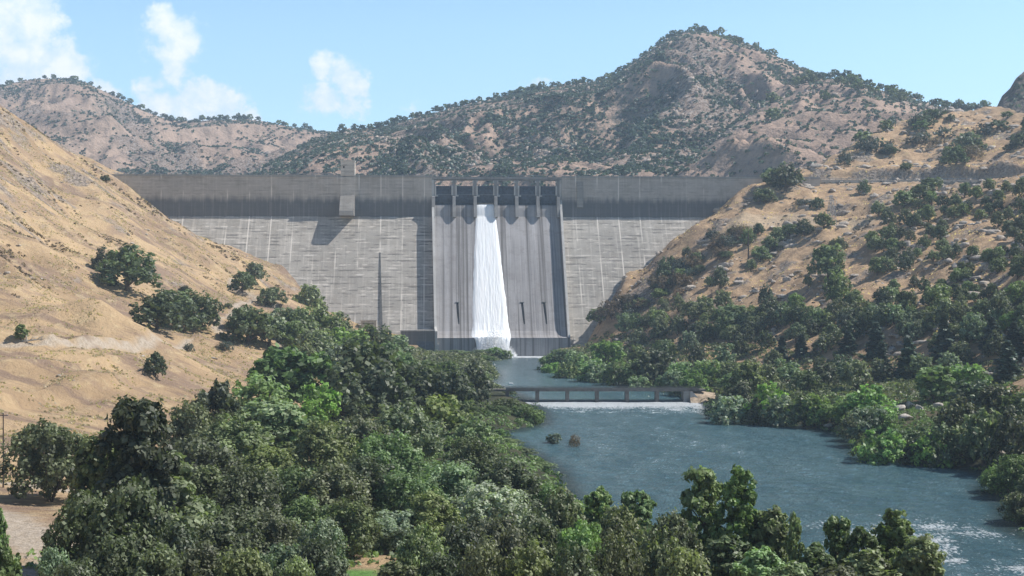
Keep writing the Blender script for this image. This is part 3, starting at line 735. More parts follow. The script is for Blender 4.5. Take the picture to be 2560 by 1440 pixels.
# drain pipe down the face and small gate house at the toe
z0 = 71; m_ = MB()
u0, u1 = dam_u(950, wf(z0)), dam_u(953, wf(16))
m_.raw([D(u0 - .35, wf(z0) + .02, z0), D(u0 + .35, wf(z0) + .02, z0), D(u1 + 1.1, wf(16) + .02, 16), D(u1 - 1.1, wf(16) + .02, 16),
        D(u0 - .35, wf(z0) + .6, z0), D(u0 + .35, wf(z0) + .6, z0), D(u1 + 1.1, wf(16) + 1.3, 16), D(u1 - 1.1, wf(16) + 1.3, 16)],
       [(0, 3, 2, 1), (4, 5, 6, 7), (0, 1, 5, 4), (1, 2, 6, 5), (2, 3, 7, 6), (3, 0, 4, 7)])
dbuild(m_, 'drain_channel', simple('stained_drain', (0.10, 0.10, 0.10), .95, .3, .3))
# sluice outlets in the chute: flat black sheets, recess shade painted on
for px in (1143, 1199, 1251, 1305, 1360):
    zt = 36.0; wv = wf(zt) + 2.65
    u = dam_u(px, wv); m_ = MB()
    prs = [(zt, 1.25), (29, 1.2), (23, .85), (17.6, .25)]
    vs = []
    for z, h in prs:
        c_ = u + (zt - z) * .07
        for a, b in ((-h, .03), (h, .03)): vs.append(D(c_ + a * .62, wf(z) + 2.6 + b, z))
    m_.raw(vs, [(0, 1, 3, 2), (2, 3, 5, 4), (4, 5, 7, 6)])
    s_ = dbuild(m_, 'sluice_outlet', M['black'])
    if px in (1143, 1305, 1360):
        m_ = MB(); dbox(m_, u - 1.3, u + 1.3, wv - .3, wv + .45, zt, zt + .5); link('hood', m_.me('hood', M['conc']), s_)

# ------------------------------------------------------------------ falling water on the chute
def waterfall():
    nu, nv = 70, 170
    ws = np.array([c[0] for c in CH]); zs = np.array([c[1] for c in CH])
    L = np.concatenate([[0], np.cumsum(np.hypot(np.diff(ws), np.diff(zs)))])
    s = np.linspace(0, 1, nv)[:, None]; t = np.linspace(0, 1, nu)[None, :]
    nrun = int(nv * .92)
    sl_ = np.concatenate([np.linspace(0, L[-1], nrun), np.full(nv - nrun, L[-1])])
    wv = np.interp(sl_, L, ws); z = np.interp(sl_, L, zs)
    fall = np.linspace(0, 1, nv - nrun)                      # leaves the lip and drops to the pool
    wv[nrun:] = ws[-1] + fall * 5; z[nrun:] = zs[-1] + 2.2 * fall - 14.5 * fall ** 2
    la = np.interp(z, [-2, 12, 20, 50, 75, 95, 106], [dam_u(1181, 70), dam_u(1180, 66), dam_u(1181, 60), dam_u(1183, 36), dam_u(1186, 18), dam_u(1189, 4), PU[2] + 1.2])
    lb = np.interp(z, [-2, 12, 20, 50, 75, 95, 106], [dam_u(1283, 70), dam_u(1277, 66), dam_u(1273, 60), dam_u(1259, 36), dam_u(1249, 18), dam_u(1240, 4), PU[3] - 1.2])
    la[nrun:] = dam_u(1181, 66) + fall * 3; lb[nrun:] = dam_u(1277, 66) - fall * 2.5
    wob = (fbm(np.linspace(0, 14, nv), np.zeros(nv), 4, 5) * .5 * np.linspace(.2, 1.3, nv))
    wob2 = (fbm(np.linspace(0, 14, nv), np.zeros(nv) + 9, 4, 8) * .5 * np.linspace(.2, 1.3, nv))
    U = (la + wob)[:, None] * (1 - t) + (lb + wob2)[:, None] * t
    dome = np.clip(1 - (2 * t - 1) ** 8, 0, 1)
    vv = sl_[:, None]
    th = dome * (.55 + .55 * s + (fbm(U / 1.6, vv / 16, 4, 3) * .16 + fbm(U / .7, vv / 5, 3, 6) * .07) * (.4 + s))
    th[nrun:] += (fbm(U / 1.6, vv / 2 + s * 40, 4, 13)[nrun:] * .35)
    V = np.stack([U, -(wv[:, None] + th * .8), z[:, None] + th * .6 + 0 * t], -1).reshape(-1, 3)
    return mesh('waterfall', V, grid_faces(nu, nv), smooth=True)
mw, nb, b = mat('white_water', .75)
p = gpos(nb)
n = nb.noise(nb.mapping(p, scale=(.7, .03, .03)), 1, 5, .6)
nb.l.new(nb.mix(nb.ramp(n, .38, .62), (0.90, 0.93, 0.95), (0.97, 0.97, 0.97)), b.inputs['Base Color'])
bump(nb, b, n, .12, .4)
b.inputs['Subsurface Weight'].default_value = 0.0
M['ww'] = mw
mw2, nb, b = mat('thin_water', .3)
wme = waterfall(); wme.materials.append(mw)
wf_o = link('waterfall', wme, None, damo.location); wf_o.rotation_euler[2] = DAM_A
tag(wf_o, 'broad white cascade pouring from the third gate down the spillway chute', 'waterfall')
# spray where it lands: many small drops and torn sheets of water
def spray():
    r = np.random.default_rng(5); n = 70000
    u0, u1 = dam_u(1178, 72), dam_u(1292, 72)
    u = r.beta(2.2, 2.2, n) * (u1 - u0) + u0
    g = np.abs(r.normal(0, 1, n)); wv = TOE + .6 + r.gamma(2.0, 2.6, n); z = 0.6 + g * 8.5 * np.exp(-((u - (u0 + u1) / 2) / 11) ** 2) * np.exp(-(wv - TOE) / 14)
    C = np.stack([u, -wv, z], -1); sz = r.uniform(.06, .26, n)[:, None, None]
    d = r.normal(0, 1, (n, 3, 3)) * sz
    V = (C[:, None, :] + d).reshape(-1, 3)
    return mesh('spray', V, np.arange(n * 3).reshape(-1, 3), mats=[mw])
sp_o = link('spray', spray(), None, damo.location); sp_o.rotation_euler[2] = DAM_A
tag(sp_o, kind='stuff')

# grey concrete building at the foot of the left training wall
bo = empty('valve_house', dam(dam_u(1050, 66), 66, 0), 'flat-roofed grey concrete valve house against the foot of the dam, left of the chute', 'building', rz=DAM_A)
ub0 = dam_u(1050, 66); a, b_ = dam_u(1002, 66) - ub0, dam_u(1092, 66) - ub0 - .4
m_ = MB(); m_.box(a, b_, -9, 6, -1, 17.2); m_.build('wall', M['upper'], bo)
m_ = MB(); m_.box(a - .3, b_ + .3, -9.4, 6, 17.2, 18.0); m_.build('roof', M['conc'], bo)
a2, b2 = dam_u(1041, 75) - ub0, dam_u(1086, 75) - ub0
for k in range(2):
    x0 = a2 + (b2 - a2) * k / 2 + .2; x1 = a2 + (b2 - a2) * (k + 1) / 2 - .2
    m_ = MB(); m_.box(x0, x1, -9.06, -8.9, 1.5, 10.6); m_.build('shutter', M['darksteel'], bo)
m_ = MB(); m_.box(b_ + .35, b_ + 1.6, -12, -6, -1, 9); m_.build('buttress', M['pconc'], bo)
# pale hut by the drain
p = dam(dam_u(922, wf(20)), wf(20) + 2.4, 0)
bo = empty('hut', (p[0], p[1], 19.5), 'small cream hut standing at the dam toe beside the dark drain channel', 'hut', rz=DAM_A)
m_ = MB(); m_.box(-5.2, 5.2, -1.6, 3, -3, 4.4); m_.build('wall', simple('cream_wall', (0.46, 0.42, 0.35)), bo)
m_ = MB(); m_.box(-5.5, 5.5, -2, 3, 4.4, 4.9); m_.build('roof', M['palerock'], bo)
m_ = MB(); m_.box(-4, 3.6, -1.66, -1.5, 2.4, 2.8); m_.build('window', M['bark'], bo)

# ------------------------------------------------------------------ water
gx2 = np.arange(-60, 330.1, 1.15); gy2 = np.arange(120, 960.1, 1.15)
WX, WY = np.meshgrid(gx2, gy2)
RW = poly_dist(WX, WY, RIVER)
up = sstep(571.5, 573.5, WY)
WZ = up * .75 + (fbm(WX / 4.6 + fbm(WX / 30, WY / 30, 2, 4), WY / 3.6, 4, 91, .6) * .17 + fbm(WX / 22, WY / 14, 2, 90) * .1) * (1 - .6 * up)
foam = sstep(540, 569, WY) * (1 - sstep(571, 572.5, WY)) * sstep(0, 6, WX + 2) * sstep(78, 70, WX)
foam = foam * .58 + .50 * sstep(490, 562, WY) * (1 - sstep(571, 572, WY)) * sstep(8, 18, WX)
foam += .30 * sstep(300, 250, WY) * sstep(50, 68, WX) * sstep(.0, .5, fbm(WX / 18, WY / 30, 3, 95) + .4) + .22 * sstep(330, 240, WY) * sstep(40, 66, WX)
foam += .50 * np.exp(-((WX - 24) / 7) ** 2) * np.exp(-((WY - 915) / 35) ** 2) + .20 * np.exp(-((WX - 22) / 16) ** 2) * np.exp(-((WY - 850) / 60) ** 2)
foam += 1.0 * sstep(905, 935, WY) * np.exp(-((WX - 6) / 22) ** 2)
foam += .17 * np.exp(-((WX - 45) / 30) ** 2) * np.exp(-((WY - 420) / 90) ** 2) + .06 + .2 * np.exp(-((WX - 25) / 14) ** 2) * np.exp(-((WY - 255) / 9) ** 2)
bank_tone = sstep(7, 1, -RW) * .8  # mixes the river colour darker close to the banks
keep = (RW < 9).reshape(-1)
Fw = grid_faces(len(gx2), len(gy2)); Fw = Fw[keep[Fw].all(1)]
used = np.unique(Fw); remap = -np.ones(keep.size, int); remap[used] = np.arange(len(used))
VW = np.stack([WX, WY, WZ], -1).reshape(-1, 3)[used]
mwat, nb, b = mat('river_water', .13)
p = gpos(nb)
wv1 = nb.noise(nb.mapping(p, scale=(1, .8, 1)), .30, 7, .72, dist=.8)
wv2 = nb.noise(nb.mapping(p, scale=(1.0, .5, 1)), 1.7, 4, .6)
wv3 = nb.noise(nb.mapping(p, scale=(.09, .035, 1)), 1, 4, .6)
fo = attr(nb, 'foam')
th = nb.m('ADD', nb.m('MULTIPLY', wv1, .42), nb.m('ADD', nb.m('MULTIPLY', wv2, .50), nb.m('MULTIPLY', wv3, .25)))
fm = nb.ramp(nb.m('ADD', th, nb.m('MULTIPLY', fo, .36)), .735, .83)
base = nb.mix(nb.ramp(wv3, .35, .65), (0.085, 0.190, 0.232), (0.135, 0.255, 0.295))
base = nb.mix(attr(nb, 'bank_tone'), base, (0.030, 0.050, 0.045))
base = nb.mix(attr(nb, 'far'), base, (0.12, 0.19, 0.22))
nb.l.new(nb.mix(nb.m('MULTIPLY', fm, .9), base, (0.80, 0.84, 0.86)), b.inputs['Base Color'])
nb.l.new(nb.ramp(fm, 0, 1, .14, .7), b.inputs['Roughness'])
b.inputs['Specular IOR Level'].default_value = .5; b.inputs['IOR'].default_value = 1.33
bump(nb, b, nb.m('ADD', wv1, nb.m('MULTIPLY', wv2, .5)), 3.2, .95)
me = mesh('river', VW, remap[Fw], smooth=True, mats=[mwat], attrs=dict(foam=foam.reshape(-1)[used], bank_tone=bank_tone.reshape(-1)[used], far=sstep(600, 900, WY).reshape(-1)[used]))
tag(link('river', me), kind='structure')
m_ = MB(); m_.raw([(-260, 1025.5, 112), (200, 1040, 112), (600, 1500, 112), (-700, 1500, 112)], [(0, 1, 2, 3)])
tag(m_.build('lake', mwat), kind='structure')

# ------------------------------------------------------------------ low bridge and weir
YB = 573.0
M['bconc'] = simple('brown_concrete', (0.17, 0.155, 0.14), .95, .3, .5)
def bx(px): return (px - 1280) * YB / F
br = empty('bridge', (0, YB, 0), 'low concrete road bridge on square piers crossing the river above the weir', 'bridge')
m_ = MB(); m_.box(bx(1222), bx(1762), -2.6, 2.6, 4.35, 5.15); m_.build('deck', M['bconc'], br)
m_ = MB()
for s_ in (-2.6, 2.35): m_.box(bx(1265), bx(1745), s_, s_ + .25, 5.152, 5.55)
for x in np.arange(bx(1228), bx(1760), 2.4):
    for s_ in (-2.5, 2.4): m_.box(x, x + .1, s_, s_ + .1, 5.15, 6.15)
for s_ in (-2.5, 2.4): m_.box(bx(1228), bx(1762), s_, s_ + .1, 6.05, 6.17)
m_.build('railing', simple('bridge_rail', (0.20, 0.19, 0.17)), br)
for px in (1268, 1343, 1418, 1492, 1567, 1642):
    m_ = MB(); m_.prism([(-.75, -2.2), (.75, -2.2), (.75, 2.0), (0, 2.9), (-.75, 2.0)], -2, 4.345, lambda p, q, t, c=bx(px): (c + p, q, t)); m_.build('pier', M['bconc'], br)
m_ = MB(); m_.box(bx(1707), bx(1722), -2.8, 6, -2, 4.345); m_.build('abutment', M['conc'], br)
m_ = MB(); m_.prism([(bx(1722) + .01, -2), (bx(1722) + .01, 4.3), (bx(1728), 4.3), (bx(1756), -.3), (bx(1756), -2)], -4.2, -3.4, lambda p, q, t: (p, t, q)); m_.build('wing_wall', M['pconc'], br)
m_ = MB(); m_.box(bx(1215), bx(1710), -1.4, .6, -2.5, .62); m_.build('weir_sill', simple('wet_concrete', (0.10, 0.11, 0.11), .6), br)
# tan fill behind the abutment
nx, ny = 26, 26
gxx, gyy = np.meshgrid(np.linspace(bx(1722), bx(1800), nx), np.linspace(YB - 9, YB + 14, ny))
hh = 4.2 - sstep(-1.0, -8.5, gyy - YB) * 5.2 - sstep(bx(1742), bx(1790), gxx) * 1.5 + fbm(gxx / 2, gyy / 2, 3, 3) * .35
me = mesh('embankment', np.stack([gxx, gyy, hh], -1).reshape(-1, 3), grid_faces(nx, ny), smooth=True, mats=[simple('dry_bank', (0.42, 0.33, 0.24), .97, .3, .8)])
tag(link('embankment', me), kind='structure')
# mist hanging over the plunge pool
mv = bpy.data.materials.new('mist_air'); mv.use_nodes = True
nb = NB(mv.node_tree); nb.n.remove(nb.n['Principled BSDF'])
pv = nb.node('ShaderNodeVolumePrincipled'); pv.inputs['Color'].default_value = (.95, .97, 1, 1); pv.inputs['Density'].default_value = .012
nb.l.new(pv.outputs[0], nb.n['Material Output'].inputs['Volume'])
import bmesh as _b
bm = _b.new(); _b.ops.create_icosphere(bm, subdivisions=3, radius=1); me = bpy.data.meshes.new('mist'); bm.to_mesh(me); bm.free(); me.materials.append(mv)
p = dam((dam_u(1181, 72) + dam_u(1285, 72)) / 2, TOE + 7, 4.0)
o = link('mist', me, None, p); o.scale = (15, 6, 6); tag(o, kind='stuff')
# ------------------------------------------------------------------ plants
def leaf_quads(C, N, size, r, asp=(1, 1, 1), elong=1.5):
    """one leaf spray per centre C, roughly facing N"""
    n = len(C)
    N = N + r.normal(0, .55, (n, 3)); N /= np.linalg.norm(N, axis=1, keepdims=True) + 1e-9
    T = np.cross(N, r.normal(0, 1, (n, 3))); T /= np.linalg.norm(T, axis=1, keepdims=True) + 1e-9
    B = np.cross(N, T); s = (size * r.uniform(.6, 1.35, n))[:, None]
    a = T * s * elong * .5; b = B * s * .5
    V = np.stack([C - a, C + b * 1.0 - a * .15, C + a, C - b - a * .1], 1) / 1.0
    return V.reshape(-1, 3)
def crown_mesh(name, seed, mt, lobes=11, clumps=16, leaves=55, size=.030, low=.22, shape='dome', aspect=1.0, lobe_r=.17, gap=.0, trunkmat=None, elong=1.5):
    """unit crown: footprint 1 wide, 1 tall; aspect = width / height of the typical tree, keeps leaves square"""
    r = np.random.default_rng(seed)
    Cs, Ns, Ts = [], [], []
    for i in range(lobes):
        a = i * 2.39996 + r.uniform(-.4, .4); f = (i + .5) / lobes
        if shape == 'dome':
            el = math.asin(min(1, f * 1.15 - .12)) if f * 1.15 - .12 > -1 else 0
            rr = math.cos(el) * r.uniform(.24, .36); hh = low + (1 - low - lobe_r * .8) * (.12 + .88 * math.sin(max(el, 0))) * r.uniform(.86, 1.0)
        elif shape == 'tall':
            hh = low + (1 - low - lobe_r * .6) * f; rr = .34 * math.sin(math.pi * min(1, (.15 + .85 * (1 - f))) ** .9) * r.uniform(.5, 1.05)
        elif shape == 'mound':
            hh = low + (.86 - low) * (f ** .8) * r.uniform(.7, 1); rr = .36 * math.sqrt(max(0, 1 - (f * .92) ** 2)) * r.uniform(.75, 1.08)
        elif shape == 'airy':
            hh = low + (1 - low - lobe_r * .5) * (.05 + .95 * f) * r.uniform(.88, 1); rr = .37 * math.sqrt(max(.02, 1 - (1.75 * f - .75) ** 2)) * r.uniform(.35, 1.05)
        elif shape == 'spray':
            hh = low + (1 - low - .05) * r.uniform(.1, 1); rr = r.uniform(.02, .36)
        lc = np.array([rr * math.cos(a), rr * math.sin(a), hh]); lr = lobe_r * r.uniform(.72, 1.22)
        th = r.uniform(0, 2 * math.pi, clumps); cz = r.uniform(-.55, 1, clumps); sz = np.sqrt(1 - cz ** 2)
        d = np.stack([np.cos(th) * sz, np.sin(th) * sz, cz], 1)
        cc = lc + d * lr * np.array([1, 1, aspect]) * r.uniform(.65, 1.08, (clumps, 1))
        cr = lr * .42 * r.uniform(.6, 1.3, clumps)
        tt = np.clip(r.normal(.45, .22, clumps) + .25 * d[:, 2], 0, 1)  # lighter tint on lobe tops: light from above put into the leaf colour
        for j in range(clumps):
            if r.random() < gap: continue
            n = int(leaves * r.uniform(.6, 1.3))
            q = r.normal(0, 1, (n, 3)); q /= np.linalg.norm(q, axis=1, keepdims=True)
            c = cc[j] + q * (r.random((n, 1)) ** .45) * cr[j] * np.array([1, 1, aspect])
            Cs.append(c); Ns.append(q * .6 + d[j] * .5 + np.array([0, 0, .35])); Ts.append(np.clip(tt[j] + r.normal(0, .16, n), 0, 1))
    C = np.concatenate(Cs); N = np.concatenate(Ns); T = np.concatenate(Ts)
    C[:, 2] = np.maximum(C[:, 2], .005)
    # leaves are made in true proportions, then squeezed to the unit box
    sc = np.array([aspect, aspect, 1.0])
    V = leaf_quads(C * sc, N, size, r, elong=elong) / sc
    return mesh(name, V, np.arange(len(V)).reshape(-1, 4), tint=T, mats=[mt])
def pine_mesh(name, seed, mt, tiers=15, size=.035, n=30):
    r = np.random.default_rng(seed); Cs, Ns, Ts = [], [], []
    for i in range(tiers):
        f = i / (tiers - 1); h = .10 + .88 * f; R = .46 * (1 - f) ** .8 * r.uniform(.8, 1.1) + .02
        for b in range(int(9 - 5 * f)):
            a = r.uniform(0, 2 * math.pi); L = R * r.uniform(.7, 1.1)
            t = r.random(n) ** .8
            c = np.stack([np.cos(a) * L * t, np.sin(a) * L * t, h - .07 * t * (1 - f) + .02 * r.normal(0, 1, n)], 1) + r.normal(0, .018, (n, 3))
            Cs.append(c); Ns.append(np.tile([np.cos(a) * .3, np.sin(a) * .3, .9], (n, 1))); Ts.append(np.clip(r.normal(.5, .25, n), 0, 1))
    C = np.concatenate(Cs); N = np.concatenate(Ns); T = np.concatenate(Ts); sc = np.array([.45, .45, 1.0])
    V = leaf_quads(C * sc, N, size, r) / sc
    return mesh(name, V, np.arange(len(V)).reshape(-1, 4), tint=T, mats=[mt])
def trunk_mesh(name, seed, mt, top=.62, r0=.030, limbs=6, multi=1, low=.22):
    r = random.Random(seed); m_ = MB()
    for s_ in range(multi):
        a0 = s_ * 2.4 + r.uniform(-.3, .3); lean = .10 * (multi > 1) + r.uniform(0, .04)
        pts = []; rad = []
        for k in range(6):
            t = k / 5; pts.append((math.cos(a0) * lean * t * 1.6 + r.uniform(-.012, .012), math.sin(a0) * lean * t * 1.6 + r.uniform(-.012, .012), -.04 + (top + .04) * t))
            rad.append(r0 * (1.0 / multi ** .4) * (1.25 - .95 * t))
        m_.tube(pts, rad, 7)
        for l in range(max(2, limbs // multi)):
            k = r.randint(1, 3); p = Vector(pts[k]); a = r.uniform(0, 2 * math.pi); L = r.uniform(.22, .36)
            q = [p, p + Vector((math.cos(a) * L * .45, math.sin(a) * L * .45, .10)), p + Vector((math.cos(a) * L, math.sin(a) * L, .16 + r.uniform(.04, .16)))]
            m_.tube(q, [r0 * .5, r0 * .33, r0 * .12], 5)
    return m_.me(name, mt)

PROTO = {}
def reg(kind, crowns, trunks): PROTO[kind] = (crowns, trunks)
def tset(seed, mt, n=3, **k): return [trunk_mesh('trunk', seed + i, M[mt], **k) for i in range(n)]
SPECS = {   # kind: crown material, keyword sets for near and mid detail
    'oak': ('oak', dict(shape='dome', low=.20, aspect=1.1, lobe_r=.19)),
    'darkoak': ('darkoak', dict(shape='dome', low=.14, aspect=1.1, lobe_r=.20)),
    'cotton': ('green', dict(shape='airy', low=.20, aspect=.72, lobe_r=.20)),
    'bright': ('bright', dict(shape='mound', low=.10, aspect=1.1, lobe_r=.19)),
    'willow': ('green', dict(shape='mound', low=.06, aspect=1.25, lobe_r=.19)),
    'grey': ('grey', dict(shape='mound', low=.08, aspect=1.1, lobe_r=.19)),
    'silver': ('silver', dict(shape='mound', low=.06, aspect=1.2, lobe_r=.17)),
    'olive': ('olive', dict(shape='dome', low=.16, aspect=1.25, lobe_r=.19)),
    'sparse': ('green', dict(shape='airy', low=.16, aspect=.70, lobe_r=.13, gap=.30)),
    'brush': ('brush', dict(shape='mound', low=.04, aspect=1.6, lobe_r=.22)),
    'dry': ('drybrush', dict(shape='mound', low=.04, aspect=1.8, lobe_r=.22)),
}
si = 0
for kd, (mt_, kw) in SPECS.items():
    si += 100
    tm = 'bark'
    near = [crown_mesh('crown', si + i, M[mt_], lobes=15 if kd != 'sparse' else 26, clumps=22, leaves=34, size=.034, **kw) for i in range(3)] if kd not in ('brush', 'dry') else []
    mid = [crown_mesh('crown', si + 50 + i, M[mt_], lobes=12, clumps=13, leaves=15, size=.062, **kw) for i in range(4)]
    far = [crown_mesh('crown', si + 80 + i, M[mt_], lobes=8, clumps=7, leaves=7, size=.13, **kw) for i in range(3)]
    slim = [crown_mesh('crown', si + 20 + i, M[mt_], lobes=30, clumps=18, leaves=30 if kd != 'sparse' else 24, size=.026, shape='airy', low=.22, aspect=.46, lobe_r=.17 if kd != 'sparse' else .14, gap=.12 if kd != 'sparse' else .30) for i in range(3)] if kd not in ('brush', 'dry', 'grey', 'silver') else near
    tr = tset(si, tm, 3, multi=(3 if kd in ('olive', 'silver', 'willow', 'bright', 'grey') else 1), r0=.034 if kd in ('oak', 'darkoak') else .022, top=.62 if kd not in ('sparse', 'cotton') else .85)
    PROTO[kd] = dict(slim=slim or mid, near=near or mid, mid=mid, far=far, trunk=tr)
PROTO['pine'] = dict(near=[pine_mesh('crown', 9 + i, M['pine'], n=50) for i in range(2)], mid=[pine_mesh('crown', 19 + i, M['pine'], n=26, size=.05) for i in range(3)],
                     far=[pine_mesh('crown', 29, M['pine'], n=10, size=.09, tiers=10)], trunk=tset(900, 'bark', 2, top=.97, r0=.018, limbs=2))
NAMES = dict(oak='oak_tree', darkoak='oak_tree', cotton='cottonwood_tree', bright='willow_tree', willow='willow_tree', grey='willow_tree', silver='olive_tree', olive='oak_tree', sparse='cottonwood_tree', brush='shrub', dry='shrub', pine='pine_tree')
WORD = dict(oak='dark green oak', darkoak='blackish green oak', cotton='tall green cottonwood', bright='bright yellow-green willow', willow='mid-green willow', grey='grey-green willow', silver='pale silvery bush', olive='dull olive-green oak', sparse='slender loose cottonwood', brush='grey-green shrub', dry='reddish dry shrub', pine='dark conical pine')
CAT = dict(brush='shrub', dry='shrub')
TREES = []
prnd = random.Random(4)
def nm(kd, zone):
    return 'broadleaf_tree' if NAMES[kd] == 'oak_tree' and zone in ('near', 'belt', 'toe', 'island') else NAMES[kd]
def plant(kd, X, Y, z, wd, ht, lod=None, label=None, group=None, zone=None, parts=True, sink=.0):
    if lod is None: lod = 'near' if Y < 330 else 'mid' if Y < 1100 else 'far'
    if lod == 'near' and wd / ht < .66 and kd != 'pine': lod = 'slim'
    pr = PROTO[kd]; c_ = prnd.choice(pr[lod])
    rz = prnd.uniform(0, 6.28)
    if parts:
        o = empty(nm(kd, zone), (X, Y, z - sink), rz=rz); o.scale = (wd, wd, ht)
        link('crown', c_, o)
        link('trunk' if kd not in ('brush', 'dry') else 'stem', prnd.choice(pr['trunk']), o)
    else:
        o = link(nm(kd, zone), c_, None, (X, Y, z - sink)); o.rotation_euler[2] = rz; o.scale = (wd, wd, ht)
    o['category'] = CAT.get(kd, 'tree')
    if label: o['label'] = label
    if group: o['group'] = group
    TREES.append(dict(o=o, kd=kd, X=X, Y=Y, z=z, w=wd, h=ht, zone=zone, top=topx(X, Y, z + ht)))
    return o
def tree_at(kd, px, top, wpx, Y, **k):
    """crown top at (px, top), wpx wide, standing at distance Y on the ground there"""
    for _ in range(40):
        X, _, zt = at(px, top, Y); z = float(hz(X, Y)); ht = max(zt - z, 1.5)
        if k.get('fix') or k.get('zone') not in ('near', 'toe', 'belt') or ht > (.72 if kd in ('willow', 'silver', 'grey', 'bright') else .85) * wpx * Y / F or Y < 125: break
        Y *= .975
    k.pop('fix', None); return plant(kd, X, Y, z, wpx * Y / F * 1.12, ht * 1.03, **k)
def tree_on(kd, px, base, wpx, hpx, **k):
    """foot at the ground seen at (px, base)"""
    p = hit(px, base)
    if p is None: return None
    return plant(kd, p[0], p[1], p[2], wpx * p[1] / F * 1.1, hpx * p[1] / F * 1.05, sink=.3, **k)

# ---- the near thicket, bottom of the picture: (kind, px, top py, width px, distance)
NEAR = [
 ('olive',125,1052,225,259),('darkoak',345,985,190,182),('oak',250,1075,150,188),('darkoak',215,1240,200,168),('oak',400,1120,200,185),('darkoak',330,1210,230,165),
 ('grey',140,1372,110,150),('bright',-8,1268,50,165,1),('cotton',12,1352,90,128),
 ('oak',480,1005,150,300),('darkoak',545,955,150,330),('oak',580,1040,190,290),('olive',500,1090,220,255),
 ('cotton',700,862,150,430),('bright',650,930,140,400),('cotton',780,878,120,440),('bright',800,960,110,400),('cotton',690,1000,200,360),
 ('darkoak',905,848,190,450),('darkoak',960,905,150,430),('darkoak',860,930,150,425),('oak',1045,905,150,470),('darkoak',1130,925,120,465),('oak',1100,985,150,430),('darkoak',1185,915,90,500),('darkoak',1165,1000,100,420),
 ('oak',1205,925,54,640,1),('oak',1010,1010,180,390),('olive',900,1040,170,370),('oak',800,1060,180,345),('willow',960,1075,180,345),('bright',1000,1110,150,320),
 ('willow',1268,996,76,490,1),('willow',1308,1008,64,482,1),('bright',1243,1014,66,478,1),('willow',1338,1024,44,478,1),('willow',1190,1040,110,455),
 ('bright',1240,1072,70,436,1),('willow',1180,1100,150,380),('willow',1262,1108,90,408,1),('willow',1300,1122,80,388,1),('willow',1345,1160,80,352,1),('oak',1280,1160,170,335),('grey',1120,1150,180,320),('willow',1020,1180,190,300),
 ('silver',1225,1205,190,275),('willow',1370,1215,120,300),('oak',1080,1235,150,262),
 ('oak',660,1120,190,290),('willow',730,1160,190,270),('olive',620,1190,200,250),('oak',520,1170,190,240),('oak',840,1170,180,270),('darkoak',910,1150,180,290),
 ('bright',770,1250,150,222),('olive',680,1280,170,215),('oak',590,1270,180,205),('darkoak',480,1250,200,195),('oak',880,1250,160,235),('grey',980,1270,150,222),
 ('oak',1400,1236,150,200),('sparse',1500,1212,90,205),('darkoak',1330,1290,170,185),('sparse',1590,1215,110,200),('oak',1540,1280,150,188),('bright',1450,1300,130,180),
 ('sparse',1760,1150,130,185),('sparse',1850,1165,130,180),('oak',1925,1260,110,178),('oak',1690,1290,150,175),('sparse',1985,1275,50,172),('oak',1640,1330,160,160),
 ('sparse',2095,1275,90,172),('sparse',2150,1310,110,165),('sparse',2235,1272,130,168),('oak',2300,1330,130,160),('oak',2180,1370,150,150),('bright',2040,1355,130,155),
 ('olive',1240,1300,170,180),('darkoak',1140,1310,170,175),('oak',1050,1330,150,165),('oak',1000,1400,120,150),('darkoak',1100,1385,150,148),('olive',1210,1375,170,145),('oak',1330,1370,170,145),('oak',1440,1380,160,143),('olive',1540,1370,160,145),
 ('oak',1700,1380,170,143),('cotton',1820,1330,160,152),('bright',1900,1370,130,146),('oak',1980,1400,140,140),('olive',2090,1410,150,138),
 ('darkoak',290,1340,200,150),('darkoak',190,1400,160,138),('oak',400,1370,190,143),('oak',510,1370,190,145),('darkoak',450,1320,180,160),('oak',620,1380,180,143),('grey',700,1350,150,165),('darkoak',790,1345,150,160),('oak',740,1400,140,140),('oak',560,1310,170,175),('grey',800,1300,120,190),('olive',390,1270,150,185),('darkoak',835,1390,90,145),
]
for kd, px, top, wpx, Y, *fx in NEAR:
    tree_at(kd, px, top, wpx, Y, zone='near', group='trees of the thicket on the near bank', fix=bool(fx))
# ---- left hill, feet given
for kd, px, base, wpx, hpx in [('darkoak',318,728,150,112),('darkoak',268,690,80,66),('darkoak',390,826,130,92),('oak',440,790,120,66),('darkoak',455,832,110,80),('oak',505,826,100,90),
      ('darkoak',607,733,70,52),('oak',638,712,60,58),('oak',678,768,76,52),('oak',620,862,120,100),('oak',672,868,110,85),('darkoak',598,830,70,60),('olive',708,852,60,60),('darkoak',388,944,62,60),
      ('darkoak',462,728,34,14),('oak',570,770,26,14),('darkoak',262,455,26,16),('brush',470,878,30,18),('brush',560,872,44,18),('grey',700,800,50,34)]:
    tree_on(kd, px, base, wpx, hpx, zone='left hill', group='oaks on the golden hillside')
for kd, px, top, wpx, Y in [('oak',772,710,86,905),('oak',745,765,110,880),('oak',810,772,120,880),('darkoak',850,790,70,885),('oak',730,800,90,850),
      ('willow',860,812,120,820),('willow',930,812,120,840),('oak',790,820,110,790),('grey',985,830,90,860),('willow',1000,880,90,830),('grey',850,850,110,740),('oak',760,860,90,700),('willow',1060,900,100,800),('willow',940,850,100,790),
      ('oak',880,868,80,700),('willow',1010,920,90,720),('oak',1120,900,80,740)]:
    tree_at(kd, px, top, wpx, Y, zone='toe', group='trees at the foot of the dam')
